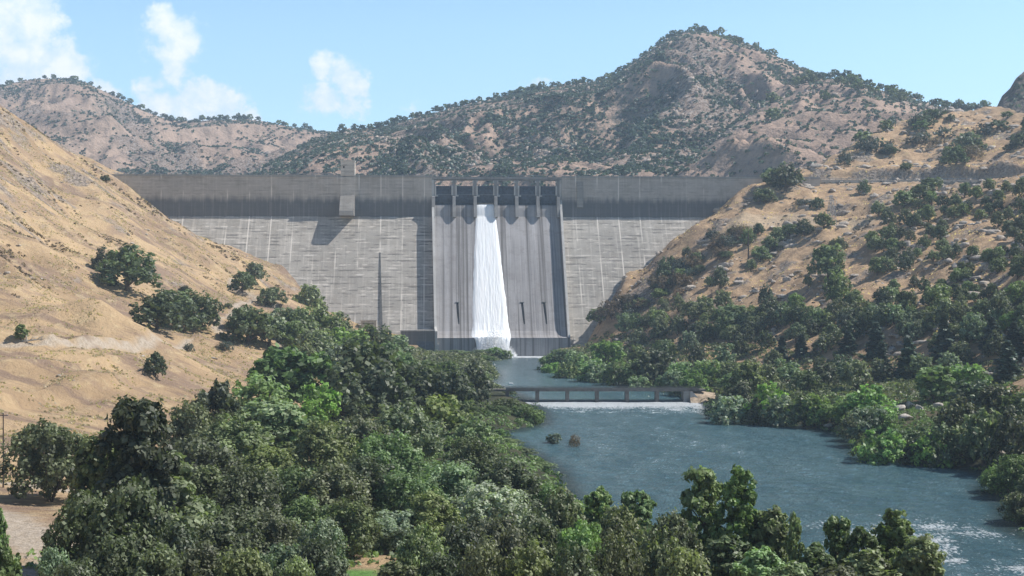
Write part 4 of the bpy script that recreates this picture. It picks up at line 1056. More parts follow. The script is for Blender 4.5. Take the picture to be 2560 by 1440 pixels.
# island scrub below the lip, and bank scrub upstream
for i, (px, top, wpx, Y) in enumerate([(1105,878,60,915),(1140,874,56,912),(1172,878,52,906),(1205,874,50,903),(1236,866,44,900),(1262,874,44,902),(1120,893,60,880),(1165,890,60,870),(1208,888,60,865),(1085,890,60,880)]):
    tree_at(['willow', 'oak', 'willow', 'grey'][i % 4], px, top, wpx, Y, zone='island', group='low willows on the islet')
# two bushes standing in the river
for kd, px, base, wpx, h_ in [('grey',1384,1108,44,3.6),('dry',1437,1116,30,3.4)]:
    Y = F * CAMZ / (base - 720); X = (px - 1280) * Y / F
    plant(kd, X, Y, -.3, wpx * Y / F, h_, lod='mid', zone='midriver', label={'grey': 'grey-green bush standing alone in the river, the larger of two', 'dry': 'brown twiggy bush in the river, the smaller of two'}[kd])

# ---- right bank belt
BELT = [
 ('grey',1826,980,110,520),('brush',1790,1003,60,524),('bright',1925,960,95,505),('olive',1900,1000,90,490),('grey',1955,990,90,484),('oak',2010,985,90,480),('willow',2040,985,80,478),
 ('bright',2075,1010,70,462),('bright',2170,965,110,455),('bright',2120,985,80,455),('grey',2180,1010,100,432),('willow',2208,1025,70,420),('olive',2130,1040,70,425),('bright',2210,1075,110,392),('willow',2280,1060,100,390),('bright',2325,1078,90,385),('willow',2180,1090,90,390),
 ('cotton',2335,912,110,500),('bright',2410,905,120,495),('grey',2440,950,120,450),('oak',2500,960,120,430),('olive',2390,1000,110,410),('oak',2460,1020,130,385),('olive',2530,1030,120,375),('oak',2400,1060,110,375),('darkoak',2350,1070,100,385),('darkoak',2300,1095,90,378),('oak',2550,980,120,400),
 ('bright',2545,1130,110,335),('willow',2500,1160,90,335),('olive',2550,1230,90,290),('darkoak',2590,1180,110,300),
 ('willow',1375,880,60,890),('grey',1405,868,70,920),('willow',1440,872,80,905),('bright',1520,848,90,905),('willow',1480,890,80,840),('grey',1500,905,70,790),('willow',1540,900,80,770),('willow',1420,905,60,830),('bright',1380,905,50,860),
 ('darkoak',1640,875,100,750),('willow',1590,900,80,745),('bright',1700,905,70,700),('grey',1680,920,70,690),('bright',1770,900,90,690),('willow',1740,925,80,670),('grey',1600,935,60,700),('bright',1655,945,44,672),('bright',1830,930,70,640),('oak',1870,900,100,640),('olive',1850,960,70,590),('grey',1700,945,60,660),
 ('pine',1955,845,56,700),('pine',2005,838,50,720),('pine',2190,812,70,640),('pine',2360,800,80,600),('pine',2480,800,80,570),('pine',2535,812,80,550),('pine',2120,830,60,660),('pine',2270,850,90,570),('pine',2520,860,90,510),('pine',2205,862,70,580)]
for kd, px, top, wpx, Y in BELT:
    tree_at(kd, px, top, wpx, Y, zone='belt', group='trees along the far bank')
rr = random.Random(12)
def near_any(px, py, rad, zone):
    return any(t['zone'] == zone and abs(t['top'][0] - px) < rad and abs(t['top'][1] - py) < rad * .6 for t in TREES)
for Y, y0 in ((560, 935), (600, 905), (650, 880), (700, 862), (760, 845), (830, 830)):
    px = 1460 + rr.uniform(0, 40)
    while px < 2600:
        X = (px - 1280) * Y / F
        if poly_dist(np.array([X]), np.array([Y]), RIVER)[0] > 7 and hz(X, Y) < 40:
            zt = hz(X, Y) + rr.uniform(9, 13)
            top = topx(X, Y, float(zt))[1]
            kd = rr.choice(['oak', 'olive', 'grey', 'oak', 'willow', 'darkoak', 'olive', 'grey'])
            if not near_any(px, top, 34, 'belt'):
                plant(kd, X, Y + rr.uniform(-14, 14), float(hz(X, Y)), rr.uniform(10.5, 15) * (.6 if kd == 'pine' else 1), float(zt - hz(X, Y)) * (1.3 if kd == 'pine' else 1), zone='belt', group='trees along the far bank')
        px += rr.uniform(52, 80) * 650 / Y

cnt = 0
while cnt < 46:
    px = rr.uniform(1500, 2570); py = rr.uniform(800, 862) + (8 if px < 1700 else 0)
    if near_any(px, py - 40, 20, 'belt'): cnt += .2; continue
    if tree_on(rr.choice(['oak', 'oak', 'grey', 'willow', 'olive', 'darkoak']), px, py, rr.uniform(46, 74), rr.uniform(42, 62), zone='belt', group='trees along the far bank'): cnt += 1
# ---- oaks scattered on the right hillside, bare runs of grass kept open
BARE = [(1900,560,190,34),(1930,470,60,26),(1985,618,70,34),(1945,690,40,40),(2140,700,36,80),(2445,600,50,30),(2330,690,50,26),(2500,720,36,24),(1800,765,60,26),(2210,455,180,14),(2090,520,60,34),(1990,510,110,30),(1800,690,40,22),(2300,480,60,10)]
HILLT = [('darkoak',2044,524,38,30),('darkoak',1896,588,30,30),('darkoak',2160,485,36,32),('oak',1965,478,80,66),('oak',1935,470,70,50),('oak',1990,462,50,30),('oak',1910,510,60,40),('oak',2072,700,90,90),('oak',2092,770,70,90),('oak',1830,820,120,60),('oak',1880,815,70,50),('oak',2260,520,60,44),('oak',2300,505,70,44),('oak',2330,480,60,36),
         ('oak',1975,592,50,32),('darkoak',2010,588,50,36),('oak',2060,572,50,40),('oak',1930,628,56,36),('oak',1945,606,44,40),('oak',1900,655,50,40),('brush',1820,618,50,28),('brush',1780,600,40,26),('brush',2012,512,50,14),('darkoak',2420,380,80,50),('darkoak',2390,412,60,46)]
HT = []
for kd, px, base, wpx, hpx in HILLT:
    if tree_on(kd, px, base, wpx, hpx, zone='slope', group='oaks scattered over the slope'): HT.append((px, base))
cnt = 0; tries = 0
while cnt < 172 and tries < 8000:
    tries += 1
    px = rr.uniform(1600, 2575); py = rr.uniform(455, 850)
    lo = np.interp(px, [1600, 1700, 1800, 1900, 2000, 2100, 2560], [760, 640, 560, 560, 560, 560, 460])
    if py < lo or any(((px - a) / c) ** 2 + ((py - b) / d) ** 2 < 1.7 for a, b, c, d in BARE): continue
    dens = .16 + .84 * sstep(2080, 2240, px) + .3 * sstep(720, 800, py)
    if rr.random() > dens or any(abs(px - a) < 20 and abs(py - b) < 13 for a, b in HT): continue
    kd = rr.choice(['oak', 'oak', 'olive', 'darkoak', 'oak'])
    s_ = rr.uniform(.5, .95)
    if tree_on(kd, px, py, 46 * s_, 44 * s_ * rr.uniform(.85, 1.25), zone='slope', group='oaks scattered over the slope'):
        HT.append((px, py)); cnt += 1
# above the road, on the rocky spur
cnt = 0
while cnt < 38:
    px = rr.uniform(2110, 2575); py = rr.uniform(290, 440)
    p = hit(px, py)
    if p is None or p[1] < 1020: continue
    if tree_on(rr.choice(['oak', 'darkoak', 'brush', 'dry']), px, py, rr.uniform(22, 60), rr.uniform(16, 36), zone='spur', group='bushes on the rocky spur above the road'): cnt += 1
# scrub at the right abutment: dry reddish bushes
cnt = 0
while cnt < 34:
    t = rr.random(); px = 1520 + t * 300 + rr.uniform(0, 70); py = 800 - t * 235 + rr.uniform(0, 40)
    if tree_on(rr.choice(['dry', 'dry', 'brush', 'oak']), px, py, rr.uniform(30, 54), rr.uniform(18, 32), zone='abutment', group='dry scrub along the right abutment'): cnt += 1
    else: t = 0

for px, py, wp_, hp_ in [(1440,822,60,36),(1470,815,60,40),(1500,812,70,44),(1530,800,70,44),(1455,800,50,30),(1560,775,60,40),(1490,795,50,34),(1420,830,50,30)]:
    tree_on(rr.choice(['brush', 'grey', 'oak', 'dry']), px, py, wp_, hp_, zone='abutment', group='dry scrub along the right abutment')
# ---- mountains: oaks that show against the sky or on open grass stay single trees; the rest is chaparral
def mt_pick(mi, px, s):
    m_ = MT[mi]; i = int(np.clip(np.searchsorted(m_['px'], px), 0, len(m_['px']) - 1)); j = int(np.clip(s * (m_['nv'] - 1), 0, m_['nv'] - 1))
    return m_['V'][j, i]
def mt_tree(mi, px, s, size, kd='oak'):
    v = mt_pick(mi, px, s)
    plant(kd, float(v[0]), float(v[1]), float(v[2]) - .4, size * rr.uniform(1.0, 1.5), size, lod='far', zone='ridge%d' % mi, parts=False, group={0: 'oaks along the far left mountain', 1: 'oaks along the main mountain', 2: 'oaks along the shoulder ridge'}[mi])
EXTRA = []
def crest(mi, pxs, size):
    for q_, px in enumerate(pxs):
        if q_ % 2: EXTRA.append((mt_pick(mi, px, rr.uniform(.95, 1.0)), size * .8)); continue
        mt_tree(mi, px + rr.uniform(-4, 4), rr.uniform(.965, 1.0), size * rr.uniform(.75, 1.3), rr.choice(['oak', 'darkoak']))
crest(0, [20,26,52,110,132,180,186,225,250,280,298,305,325,345,352,368,375,385,405,412,425,430,447,455,458,475,486,492,505,520,535,545,552,560,570,583,590,598,605,615,625,645,690,706,712,735,760,775], 11)
crest(1, [850,860,885,905,925,940,955,965,975,985,1000,1010,1030,1045,1050,1070,1090,1100,1110,1125,1140,1155,1165,1180,1200,1220,1240,1260,1275,1290,1300,1320,1335,1345,1352,1380,1400,1420,1440,1448,1460,1475,1490,1503,1512,1530,1545,1560,1572,1585,1600,1615,1630,1645,1655,1668,1680,1695,1705,1715,1722,1735,1742,1748,1762,1785,1798,1822,1835,1848], 11)
crest(2, [1830,1842,1862,1880,1895,1912,1925,1940,1990,2005,2020,2032,2040,2050,2060,2075,2085,2100,2115,2120,2140,2145,2172,2200,2215,2222,2232,2250,2268,2290,2300,2330,2345,2360,2372,2385,2400,2412,2425,2440,2458,2470], 12)
for px, s in [(1810,.86),(1842,.80),(1888,.84),(1760,.9),(1790,.87),(1930,.93)]: mt_tree(1, px, s, 12)
for px, s in [(2095,.88),(2105,.86),(2085,.84),(2130,.90),(2132,.86),(2150,.72),(2140,.66),(1928,.62),(1925,.45),(1940,.43),(2060,.6),(2110,.8),(2180,.74),(2030,.78),(2015,.84),(2230,.8),(1990,.86),(2250,.7)]: mt_tree(2, px, s, 14)
Cs, Ns, Ts = [], [], []
r = np.random.default_rng(77)
for v_, s_ in EXTRA:
    n = 90; q = r.normal(0, 1, (n, 3)); q /= np.linalg.norm(q, axis=1, keepdims=True)
    Cs.append(v_ + q * s_ * [.6, .6, .42] * r.uniform(.5, 1, (n, 1)) + [0, 0, s_ * .55]); Ns.append(q); Ts.append(np.clip(r.normal(.3, .2, n), 0, 1))
for mi, (num, sz) in enumerate([(11000, 3.4), (30000, 3.2), (7000, 3.4), (300, 4.5)]):
    m_ = MT[mi]; nvv = m_['nv']; Vv = m_['V'][:nvv]
    den = (m_['br'][:nvv] ** .9 + .22) * (.25 + sstep(-.25, .35, fbm(Vv[..., 0] / 34 , Vv[..., 1] / 34, 3, 55)))
    ok = r.random(den.shape) * 1.0
    idx = r.choice(den.size, size=num, p=(den / den.sum()).ravel())
    P = Vv.reshape(-1, 3)[idx] + r.normal(0, 2.5, (num, 3)) * [1, 1, 0]
    for p_ in P:
        s_ = sz * r.uniform(.45, 1.35); n = 12
        q = r.normal(0, 1, (n, 3)); q /= np.linalg.norm(q, axis=1, keepdims=True); q[:, 2] = np.abs(q[:, 2]) * .9
        Cs.append(p_ + q * s_ * [.6, .6, .5] + [0, 0, .2]); Ns.append(q); Ts.append(np.clip(r.normal(.45, .25) + r.normal(0, .15, n), 0, 1))
C = np.concatenate(Cs); V = leaf_quads(C, np.concatenate(Ns), 2.2, r)
tag(link('chaparral', mesh('chaparral', V, np.arange(len(V)).reshape(-1, 4), tint=np.concatenate(Ts), mats=[M['brush']])), kind='stuff')

# undergrowth on the banks
def ground_cover(name, n, dens, size, mt, leafn, lsz, seed, box):
    r = np.random.default_rng(seed); x0, x1, y0, y1 = box
    X = r.uniform(x0, x1, n * 6); Y = r.uniform(y0, y1, n * 6); k = dens(X, Y) > r.random(n * 6); X, Y = X[k][:n], Y[k][:n]; Z = hz(X, Y); m = len(X)
    q = r.normal(0, 1, (m, leafn, 3)); q /= np.linalg.norm(q, axis=2, keepdims=True); q[..., 2] = np.abs(q[..., 2])
    s = size * r.uniform(.4, 1.4, (m, 1, 1))
    C = (np.stack([X, Y, Z], -1)[:, None] + q * s * [1, 1, .75]).reshape(-1, 3)
    T = np.clip(r.normal(.45, .25, (m, 1)) + r.normal(0, .15, (m, leafn)), 0, 1).reshape(-1)
    V = leaf_quads(C, q.reshape(-1, 3), lsz, r)
    return tag(link(name, mesh(name, V, np.arange(len(V)).reshape(-1, 4), tint=T, mats=[mt])), kind='stuff')
gfun = lambda X, Y: ((poly_dist(X, Y, RIVER) > .5) & (hz(X, Y) < 16)) * np.where(X < 0, sstep(-70, -58, X) , 1.0) * (np.hypot((X + 22) / 6, (Y - 186) / 16) > 1.1) * ~((X > -14) & (X < 12) & (Y > 525) & (Y < 600))
ground_cover('undergrowth', 9000, lambda X, Y: gfun(X, Y) * (hz(X, Y) < 12), 1.3, M['willow_'] if 'willow_' in M else M['green'], 22, .50, 5, (-110, 200, 110, 560))
ground_cover('undergrowth', 4500, lambda X, Y: gfun(X, Y), 2.2, M['olive'], 18, 1.0, 6, (-90, 260, 500, 935))
ground_cover('bank_reeds', 1500, lambda X, Y: (np.abs(poly_dist(X, Y, RIVER) - 1.0) < 1.8) * 1.0, 1.3, M['green'], 24, .45, 8, (-60, 200, 230, 930))
ground_cover('dry_scrub', 1300, lambda X, Y: (hz(X, Y) > 14) * sstep(.15, .7, fbm(X / 30, Y / 30, 3, 44) + .3) * (Y < 1250), 1.1, M['drybrush'], 16, .8, 9, (60, 400, 420, 1280))
def straw(name, n, box, dens, seed, h=.5):
    r = np.random.default_rng(seed); x0, x1, y0, y1 = box
    X = r.uniform(x0, x1, n * 5); Y = r.uniform(y0, y1, n * 5); k = dens(X, Y) > r.random(n * 5); X, Y = X[k][:n], Y[k][:n]; m = len(X)
    X = np.repeat(X, 4) + r.normal(0, .35, m * 4); Y = np.repeat(Y, 4) + r.normal(0, .35, m * 4); Z = hz(X, Y)
    T = np.clip(np.repeat(r.normal(.5, .28, m), 4) + r.normal(0, .1, m * 4), 0, 1)
    a = r.uniform(0, 6.28, m * 4); s = h * r.uniform(.4, 1.3, m * 4); dx, dy = np.cos(a) * s * .6, np.sin(a) * s * .6; lx, ly = r.normal(0, .25, (2, m * 4)) * s
    V = np.stack([np.stack([X - dx, Y - dy, Z - .1], -1), np.stack([X + dx, Y + dy, Z - .1], -1), np.stack([X + dx * .7 + lx, Y + dy * .7 + ly, Z + s * .8], -1), np.stack([X - dx * .7 + lx, Y - dy * .7 + ly, Z + s * .7], -1)], 1).reshape(-1, 3)
    return tag(link(name, mesh(name, V, np.arange(len(V)).reshape(-1, 4), tint=T, mats=[M['straw']])), kind='stuff')
gd = lambda X, Y: (hz(X, Y) > 9) * sstep(-.3, .5, fbm(X / 16, Y / 16, 3, 64)) * (line_dist(X, Y, path1) > 3) * (line_dist(X, Y, path2) > 2)
straw('dry_grass', 26000, (-330, -70, 250, 1000), gd, 41)
straw('dry_grass', 5000, (60, 380, 500, 1200), gd, 42)

strk = lambda X, Y: fbm((X * .95 - Y * .3) / 70, (Y * .95 + X * .3) / 16, 4, 47)
ground_cover('brown_brush', 2600, lambda X, Y: (hz(X, Y) > 40) * sstep(.22, .60, strk(X, Y) + .22 * np.exp(-((X + 285) / 50) ** 2 - ((Y - 800) / 70) ** 2)), .9, M['drybrush'], 12, .7, 12, (-340, -120, 560, 1000))
# ------------------------------------------------------------------ rocks
def rock_points(n, box, dens, seed):
    r = np.random.default_rng(seed); x0, x1, y0, y1 = box
    X = r.uniform(x0, x1, n * 8); Y = r.uniform(y0, y1, n * 8); k = dens(X, Y) > r.random(n * 8)
    return X[k][:n], Y[k][:n], r
ICO_V, ICO_F = None, None
import bmesh
bm = bmesh.new(); bmesh.ops.create_icosphere(bm, subdivisions=2, radius=1)
ICO_V = np.array([v.co[:] for v in bm.verts]); ICO_F = np.array([[v.index for v in f.verts] for f in bm.faces]); bm.free()
def rock_verts(r, seed, jag=.35):
    a = ICO_V * (1 + jag * fbm(ICO_V[:, 0] * 1.3 + seed * 7.1, ICO_V[:, 1] * 1.3 + ICO_V[:, 2] * 1.7 + seed, 2, seed % 50))[:, None]
    for _ in range(9):            # planar breaks
        n = r.normal(0, 1, 3); n /= np.linalg.norm(n); d = a @ n; c = r.uniform(.35, .8)
        a = a - np.clip(d - c, 0, None)[:, None] * n
    return a
def rocks(name, X, Y, r, s0, s1, mt, flat=.6):
    Vs, Fs = [], []; o = 0; base = [rock_verts(r, i) for i in range(24)]
    for x, y, z in zip(X, Y, hz(X, Y)):
        b = base[r.integers(24)]; s = s0 + (s1 - s0) * r.random() ** 2.2
        a = r.uniform(0, 6.28); ca, sa = math.cos(a), math.sin(a); q = b * [s * r.uniform(.9, 2.1), s, s * flat * r.uniform(.7, 1.3)]
        q = np.stack([q[:, 0] * ca - q[:, 1] * sa, q[:, 0] * sa + q[:, 1] * ca, q[:, 2]], -1) + [x, y, z + s * .08]
        Vs.append(q); Fs.append(ICO_F + o); o += len(q)
    return tag(link(name, mesh(name, np.concatenate(Vs), np.concatenate(Fs), mats=[mt])), kind='stuff')
X, Y, r = rock_points(3000, (60, 400, 520, 1260), lambda X, Y: (hz(X, Y) > 12) * sstep(.0, .7, fbm(X / 24, Y / 18, 3, 73) + .25) * (1 - .8 * (np.abs(hz(X, Y) - 95) < 3)), 3)
rocks('loose_rocks', X, Y, r, .5, 3.8, M['rockm'])
X, Y, r = rock_points(260, (-330, -90, 380, 980), lambda X, Y: (hz(X, Y) > 16) * sstep(.35, .8, fbm(X / 24, Y / 18, 3, 83) + .2), 4)
rocks('hillside_stones', X, Y, r, .3, 1.6, M['rockm'], .5)
# single boulders
def boulder(px, base, wpx, hpx, label, mt='palerock', seed=0, Y=None):
    p = hit(px, base) if Y is None else at(px, base, Y)
    if p is None: return
    r = np.random.default_rng(500 + seed); s = wpx * p[1] / F / 2
    V = rock_verts(r, 30 + seed, .4) * [s, s * .8, hpx * p[1] / F / 2 * 1.15]
    o = link('boulder', mesh('boulder', V, ICO_F, mats=[M[mt]]), None, (p[0], p[1], p[2] + hpx * p[1] / F * .4)); o.rotation_euler[2] = r.uniform(-.4, .4)
    tag(o, label, 'boulder', 'pale boulders at the far bank')
for i, (px, py, wp, hp, lab) in enumerate([
  (2252,1030,38,20,'broad low cream boulder at the left end of the clearing on the far bank'),
  (2276,1022,34,24,'tall pale boulder in the middle of the far-bank clearing'),
  (2298,1030,26,22,'narrow pale boulder beside the tall one in the far-bank clearing'),
  (2344,1022,28,20,'whitish boulder at the right end of the far-bank clearing'),
  (2262,1052,44,20,'tan sunken boulder lowest in the far-bank clearing'),
  (2300,996,56,8,'flat slab of pale rock at the top of the far-bank clearing'),
  (2072,1070,32,14,'pale rounded boulder at the water edge under the bright willows'),
  (1985,1056,26,10,'small pale rock at the waterline right of the bridge'),
  (2352,1130,40,12,'flat grey rock above the waterline beneath dark trees'),
  (2440,1128,26,14,'small pale rock under the dark trees near the driftwood'),
  (2500,1150,34,26,'brownish boulder on the shaded right shore'),
  (1755,1004,16,8,'small white rock at the foot of the bridge wing wall')]):
    boulder(px, py, wp, hp, lab, 'palerock' if i not in (8, 10) else 'rockm', i)
def tubes(name, mt, plist, label, cat, loc, parts=None):
    m_ = MB()
    for pts_, rad in plist: m_.tube(pts_, rad, 6)
    return tag(m_.build(name, mt, None, loc), label, cat)
p = hit(2335, 1160) or at(2335, 1160, 372); q = hit(2415, 1148) or at(2415, 1140, 378)
L = Vector(q) - Vector(p)
tubes('driftwood_log', M['deadwood'], [([(0, 0, .3), L * .5 + Vector((0, 0, 1.5)), L + Vector((0, 0, 3.6))], [.5, .42, .25]), ([L * .45 + Vector((0, 0, 1.4)), L * .55 + Vector((.3, -1, 3.2))], [.2, .1])],
      'long bleached driftwood log leaning on the right shore', 'log', p)
p = hit(2455, 1178) or at(2455, 1178, 356)
tubes('driftwood_log', M['deadwood'], [([(0, 0, .4), (3, .5, .8), (5.5, .8, 2.6)], [.35, .3, .12]), ([(2, .2, .6), (3.5, -1, 1.8)], [.15, .06])], 'short forked grey driftwood piece lying right of the long log', 'log', p)
# dead fallen tree by the track and snag on the slope
p = hit(70, 858)
r_ = random.Random(8); pl = [([(-3, 0, .3), (1, .3, .8), (4.5, 0, 1.2)], [.35, .28, .1])]
for k in range(16):
    a = r_.uniform(-1, 1.6); x = r_.uniform(-1.5, 4); L = r_.uniform(1.2, 2.6)
    pl.append(([(x, .1, .8), (x + math.cos(a) * L * .5, r_.uniform(-.8, .8), .9 + math.sin(abs(a)) * L * .6), (x + math.cos(a) * L, r_.uniform(-1.4, 1.4), 1 + math.sin(abs(a)) * L)], [.13, .09, .04]))
tubes('fallen_tree', M['deadwood'], pl, 'fallen bleached dead tree lying beside the dirt track on the golden slope', 'dead tree', p)
tree_on('sparse', 52, 852, 40, 42, lod='near', zone='track', label='small sparse green tree standing over the fallen dead one', group=None)
p = hit(1871, 648)
pl = [([(0, 0, -.5), (.1, 0, 9), (-.1, 0, 20.5)], [.55, .42, .12])]
for k in range(12):
    h = 5 + k * 1.25; a = k * 2.4; pl.append(([(0, 0, h), (math.cos(a) * (1.7 - k * .1), math.sin(a), h + .5)], [.12, .04]))
tubes('dead_pine', M['woodpole'], pl, 'bare brown dead pine trunk standing alone on the right slope', 'dead tree', p)
# lattice pylon
p = hit(2078, 562)
po = empty('pylon', p, 'grey steel lattice power pylon on the tan slope below the road', 'pylon', rz=.35)
m_ = MB(); h = 19.0; bw = 2.6
cs = [(sx, sy) for sx in (-1, 1) for sy in (-1, 1)]
def leg(sx, sy, t): w_ = bw * (1 - .78 * t); return (sx * w_, sy * w_, h * t)
for sx, sy in cs:
    g = MB(); g.tube([leg(sx, sy, -.05), leg(sx, sy, 1)], .13, 4); g.build('leg', M['steel'], po)
for k in range(7):
    t0, t1 = k / 7, (k + 1) / 7
    for a, b in ((0, 1), (1, 3), (3, 2), (2, 0)):
        m_.tube([leg(*cs[a], t0), leg(*cs[b], t1)], .07, 4); m_.tube([leg(*cs[b], t0), leg(*cs[a], t1)], .07, 4)
m_.build('bracing', M['steel'], po)
for z_ in (15.2, 17.6):
    g = MB(); g.tube([(-4.2, 0, z_), (0, 0, z_ + .7), (4.2, 0, z_)], .1, 4); g.tube([(-4.2, 0, z_), (4.2, 0, z_)], .08, 4); g.build('crossarm', M['steel'], po)
    g = MB()
    for x_ in (-4, 4): g.tube([(x_, 0, z_), (x_, 0, z_ - 1)], .12, 5)
    g.build('insulator', M['white'], po)
# wooden pole at the left edge
p = hit(8, 1222)
po = empty('utility_pole', p, 'thin dark wooden utility pole at the left edge beside the dirt road', 'utility pole')
hh = 186 * p[1] / F
g = MB(); g.tube([(0, 0, -.4), (.05, 0, hh * .5), (0, 0, hh)], [.17, .14, .10], 8); g.build('mast', M['woodpole'], po)
g = MB(); g.box(-.9, .9, -.06, .06, hh - .5, hh - .36); g.build('crossarm', M['woodpole'], po)
g = MB()
for x_ in (-.8, .8): g.tube([(x_, 0, hh - .36), (x_, 0, hh - .15)], .05, 6)
g.build('insulator', M['white'], po)
# white float by the bridge
p = at(1277, 964.5, 668)
g = MB(); g.tube([(-1.1, 0, .95), (-.9, 0, 1.0), (.9, 0, 1.0), (1.1, 0, .95)], [.15, .38, .38, .15], 10)
tag(g.build('float', M['white'], None, (p[0], 668, -.1)), 'white cylindrical float on the river just upstream of the bridge', 'float')
# the road over the right abutment, with its guard rail
RRoad = [at(*q)[:2] for q in [(1905,440,1030),(1950,440,1036),(2000,447,1043),(2100,449,1033),(2200,450,1023),(2320,453,1003),(2440,457,984)]]
vs, fs = [], []
for i, (x, y) in enumerate(RRoad):
    z = 125.2 - max(0, x - 230) * .045
    vs += [(x - .3, y - 4.3, z), (x + .3, y + 4.3, z), (x - .3, y - 4.3, z - 3.0)]
for i in range(len(RRoad) - 1): fs += [(3 * i, 3 * i + 3, 3 * i + 4, 3 * i + 1), (3 * i + 2, 3 * i + 5, 3 * i + 3, 3 * i)]
m_ = MB(); m_.raw(vs, fs); tag(m_.build('road', simple('pale_road', (0.52, 0.46, 0.40), .95, .15, .4)), kind='structure')
go = empty('guard_rail', (*RRoad[0], 125.2), 'grey guard rail running along the edge of the road above the right slope', 'guard rail')
g = MB(); b_ = MB()
for i in range(len(RRoad) - 1):
    (x0, y0), (x1, y1) = RRoad[i], RRoad[i + 1]; n = max(1, int(math.hypot(x1 - x0, y1 - y0) / 4))
    z0 = 125.2 - max(0, x0 - 230) * .045 - 125.2; z1 = 125.2 - max(0, x1 - 230) * .045 - 125.2
    ox, oy = RRoad[0]
    b_.tube([(x0 - ox, y0 - oy - 4, z0 + .8), (x1 - ox, y1 - oy - 4, z1 + .8)], .18, 4)
    for k in range(n):
        t = k / n; x = x0 + (x1 - x0) * t - ox; y = y0 + (y1 - y0) * t - oy - 3.8; z = z0 + (z1 - z0) * t
        g.box(x - .1, x + .1, y - .1, y + .1, z, z + .9)
g.build('post', M['woodpole'], go); b_.build('rail', M['steel'], go)

# pale outcrop blocks over the mountains
_b = bmesh.new(); bmesh.ops.create_icosphere(_b, subdivisions=1, radius=1); _v = np.array([v.co[:] for v in _b.verts]); _f = np.array([[v.index for v in f.verts] for f in _b.faces]); _b.free()
r = np.random.default_rng(61); Vs, Fs, o = [], [], 0
for mi, num in ((1, 5200), (0, 1200), (2, 900)):
    m_ = MT[mi]; Vv = m_['V'][:m_['nv']]; den = m_['rk'][:m_['nv']] ** 1.5 * (.2 + sstep(-.2, .4, fbm(Vv[..., 0] / 45, Vv[..., 1] / 45, 3, 58))) + .01
    idx = r.choice(den.size, size=num, p=(den / den.sum()).ravel())
    for p_ in Vv.reshape(-1, 3)[idx] + r.normal(0, 2.5, (num, 3)) * [1, 1, 0]:
        s = r.uniform(.7, 1.7) * (1 + 1.4 * r.random() ** 6); q = _v * r.uniform(.7, 1.2, (len(_v), 1)) * [s * r.uniform(1, 2.6), s, s * r.uniform(.5, 1.1)]
        a = r.normal(.5, .35); ca, sa = math.cos(a), math.sin(a); q = np.stack([q[:, 0] * ca - q[:, 2] * sa, q[:, 1], q[:, 0] * sa + q[:, 2] * ca], -1)
        Vs.append(q + p_ + [0, -.5, .3]); Fs.append(_f + o); o += len(q)
tag(link('outcrop_rocks', mesh('outcrop_rocks', np.concatenate(Vs), np.concatenate(Fs), mats=[simple('outcrop_stone', (0.38, 0.315, 0.265), .95, .3, .05)])), kind='stuff')

for px, base, hp, lab in ((1778, 768, 44, 'thin brown utility pole low on the right slope, nearer the dam'), (1947, 795, 46, 'thin brown utility pole low on the right slope, farther from the dam')):
    p = hit(px, base); po = empty('utility_pole', p, lab, 'utility pole', 'utility poles on the right slope'); hh = hp * p[1] / F
    g = MB(); g.tube([(0, 0, -.5), (0, 0, hh)], [.2, .13], 6); g.build('mast', M['woodpole'], po)
    g = MB(); g.box(-1.1, 1.1, -.08, .08, hh - .9, hh - .7); g.build('crossarm', M['woodpole'], po)
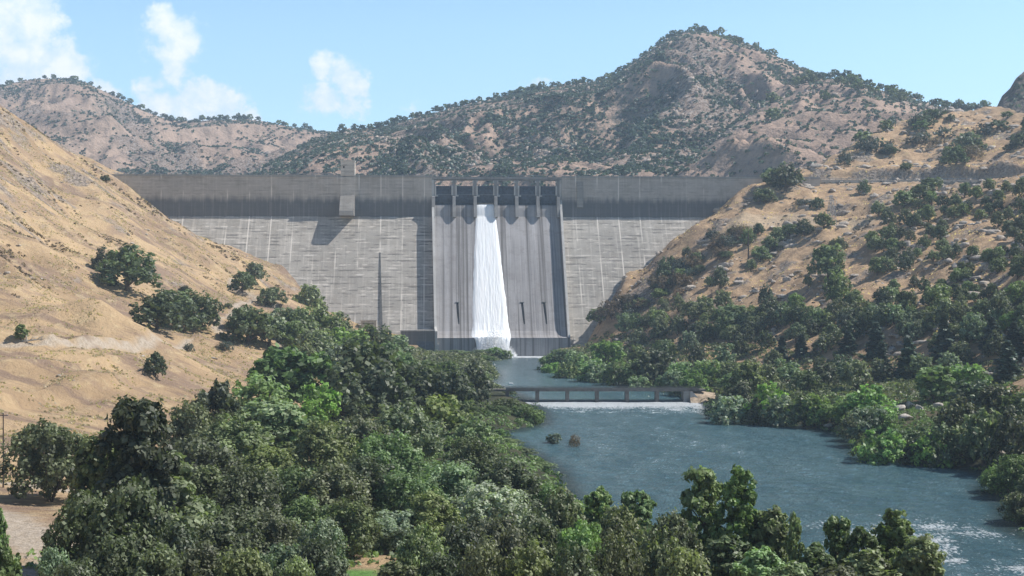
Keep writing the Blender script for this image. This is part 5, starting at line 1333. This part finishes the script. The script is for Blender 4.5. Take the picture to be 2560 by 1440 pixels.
# ------------------------------------------------------------------ a label for every plant
ONES = ['', 'first', 'second', 'third', 'fourth', 'fifth', 'sixth', 'seventh', 'eighth', 'ninth', 'tenth', 'eleventh', 'twelfth', 'thirteenth', 'fourteenth', 'fifteenth', 'sixteenth', 'seventeenth', 'eighteenth', 'nineteenth']
TENS = {2: ('twentieth', 'twenty'), 3: ('thirtieth', 'thirty'), 4: ('fortieth', 'forty'), 5: ('fiftieth', 'fifty'), 6: ('sixtieth', 'sixty'), 7: ('seventieth', 'seventy')}
def ordn(i):
    if i < 20: return ONES[i]
    a, b_ = divmod(i, 10); return TENS[a][0] if b_ == 0 else TENS[a][1] + '-' + ONES[b_]
ZP = {'near': ('of the near thicket', 26), 'belt': ('of the far-bank wood', 30), 'slope': ('on the right slope', 30), 'left hill': ('on the golden hillside', 40), 'toe': ('below the dam', 40), 'island': ('on the islet', 18),
      'spur': ('on the rocky spur', 50), 'abutment': ('on the right abutment', 60), 'ridge0': ('along the distant left mountain', 9999), 'ridge1': ('along the main mountain', 9999), 'ridge2': ('along the shoulder ridge', 9999)}
for zn, (ph, rowh) in ZP.items():
    ts = [t for t in TREES if t['zone'] == zn and not t['o'].get('label')]
    rows = {}
    y0 = min([t['top'][1] for t in ts] or [0])
    for t in ts: rows.setdefault(int((t['top'][1] - y0) / rowh), []).append(t)
    for ri, (_, rw) in enumerate(sorted(rows.items())):
        rw.sort(key=lambda t: t['top'][0])
        for i, t in enumerate(rw):
            wd = WORD[t['kd']]
            if nm(t['kd'], zn) == 'broadleaf_tree': wd = {'oak': 'dark green tree', 'darkoak': 'blackish green tree', 'olive': 'dull olive-green tree'}[t['kd']]
            where = f"{ordn(i + 1)} from the left" if len(rw) > 1 else 'alone'
            row = f" in the {ordn(ri + 1)} row" if rowh < 9999 else ''
            t['o']['label'] = f"{wd}, {where}{row} {ph}"
# ------------------------------------------------------------------ air
vm = bpy.data.materials.new('haze_air'); vm.use_nodes = True
nb = NB(vm.node_tree); nb.n.remove(nb.n['Principled BSDF'])
pv = nb.node('ShaderNodeVolumePrincipled')
pv.inputs['Color'].default_value = (0.60, 0.79, 1.0, 1); pv.inputs['Density'].default_value = 0.000118; pv.inputs['Anisotropy'].default_value = 0.1
nb.l.new(pv.outputs[0], nb.n['Material Output'].inputs['Volume'])
mb = MB(); mb.box(-2600, 3600, -850, 4300, -5, 640)
tag(mb.build('haze', vm), kind='stuff')
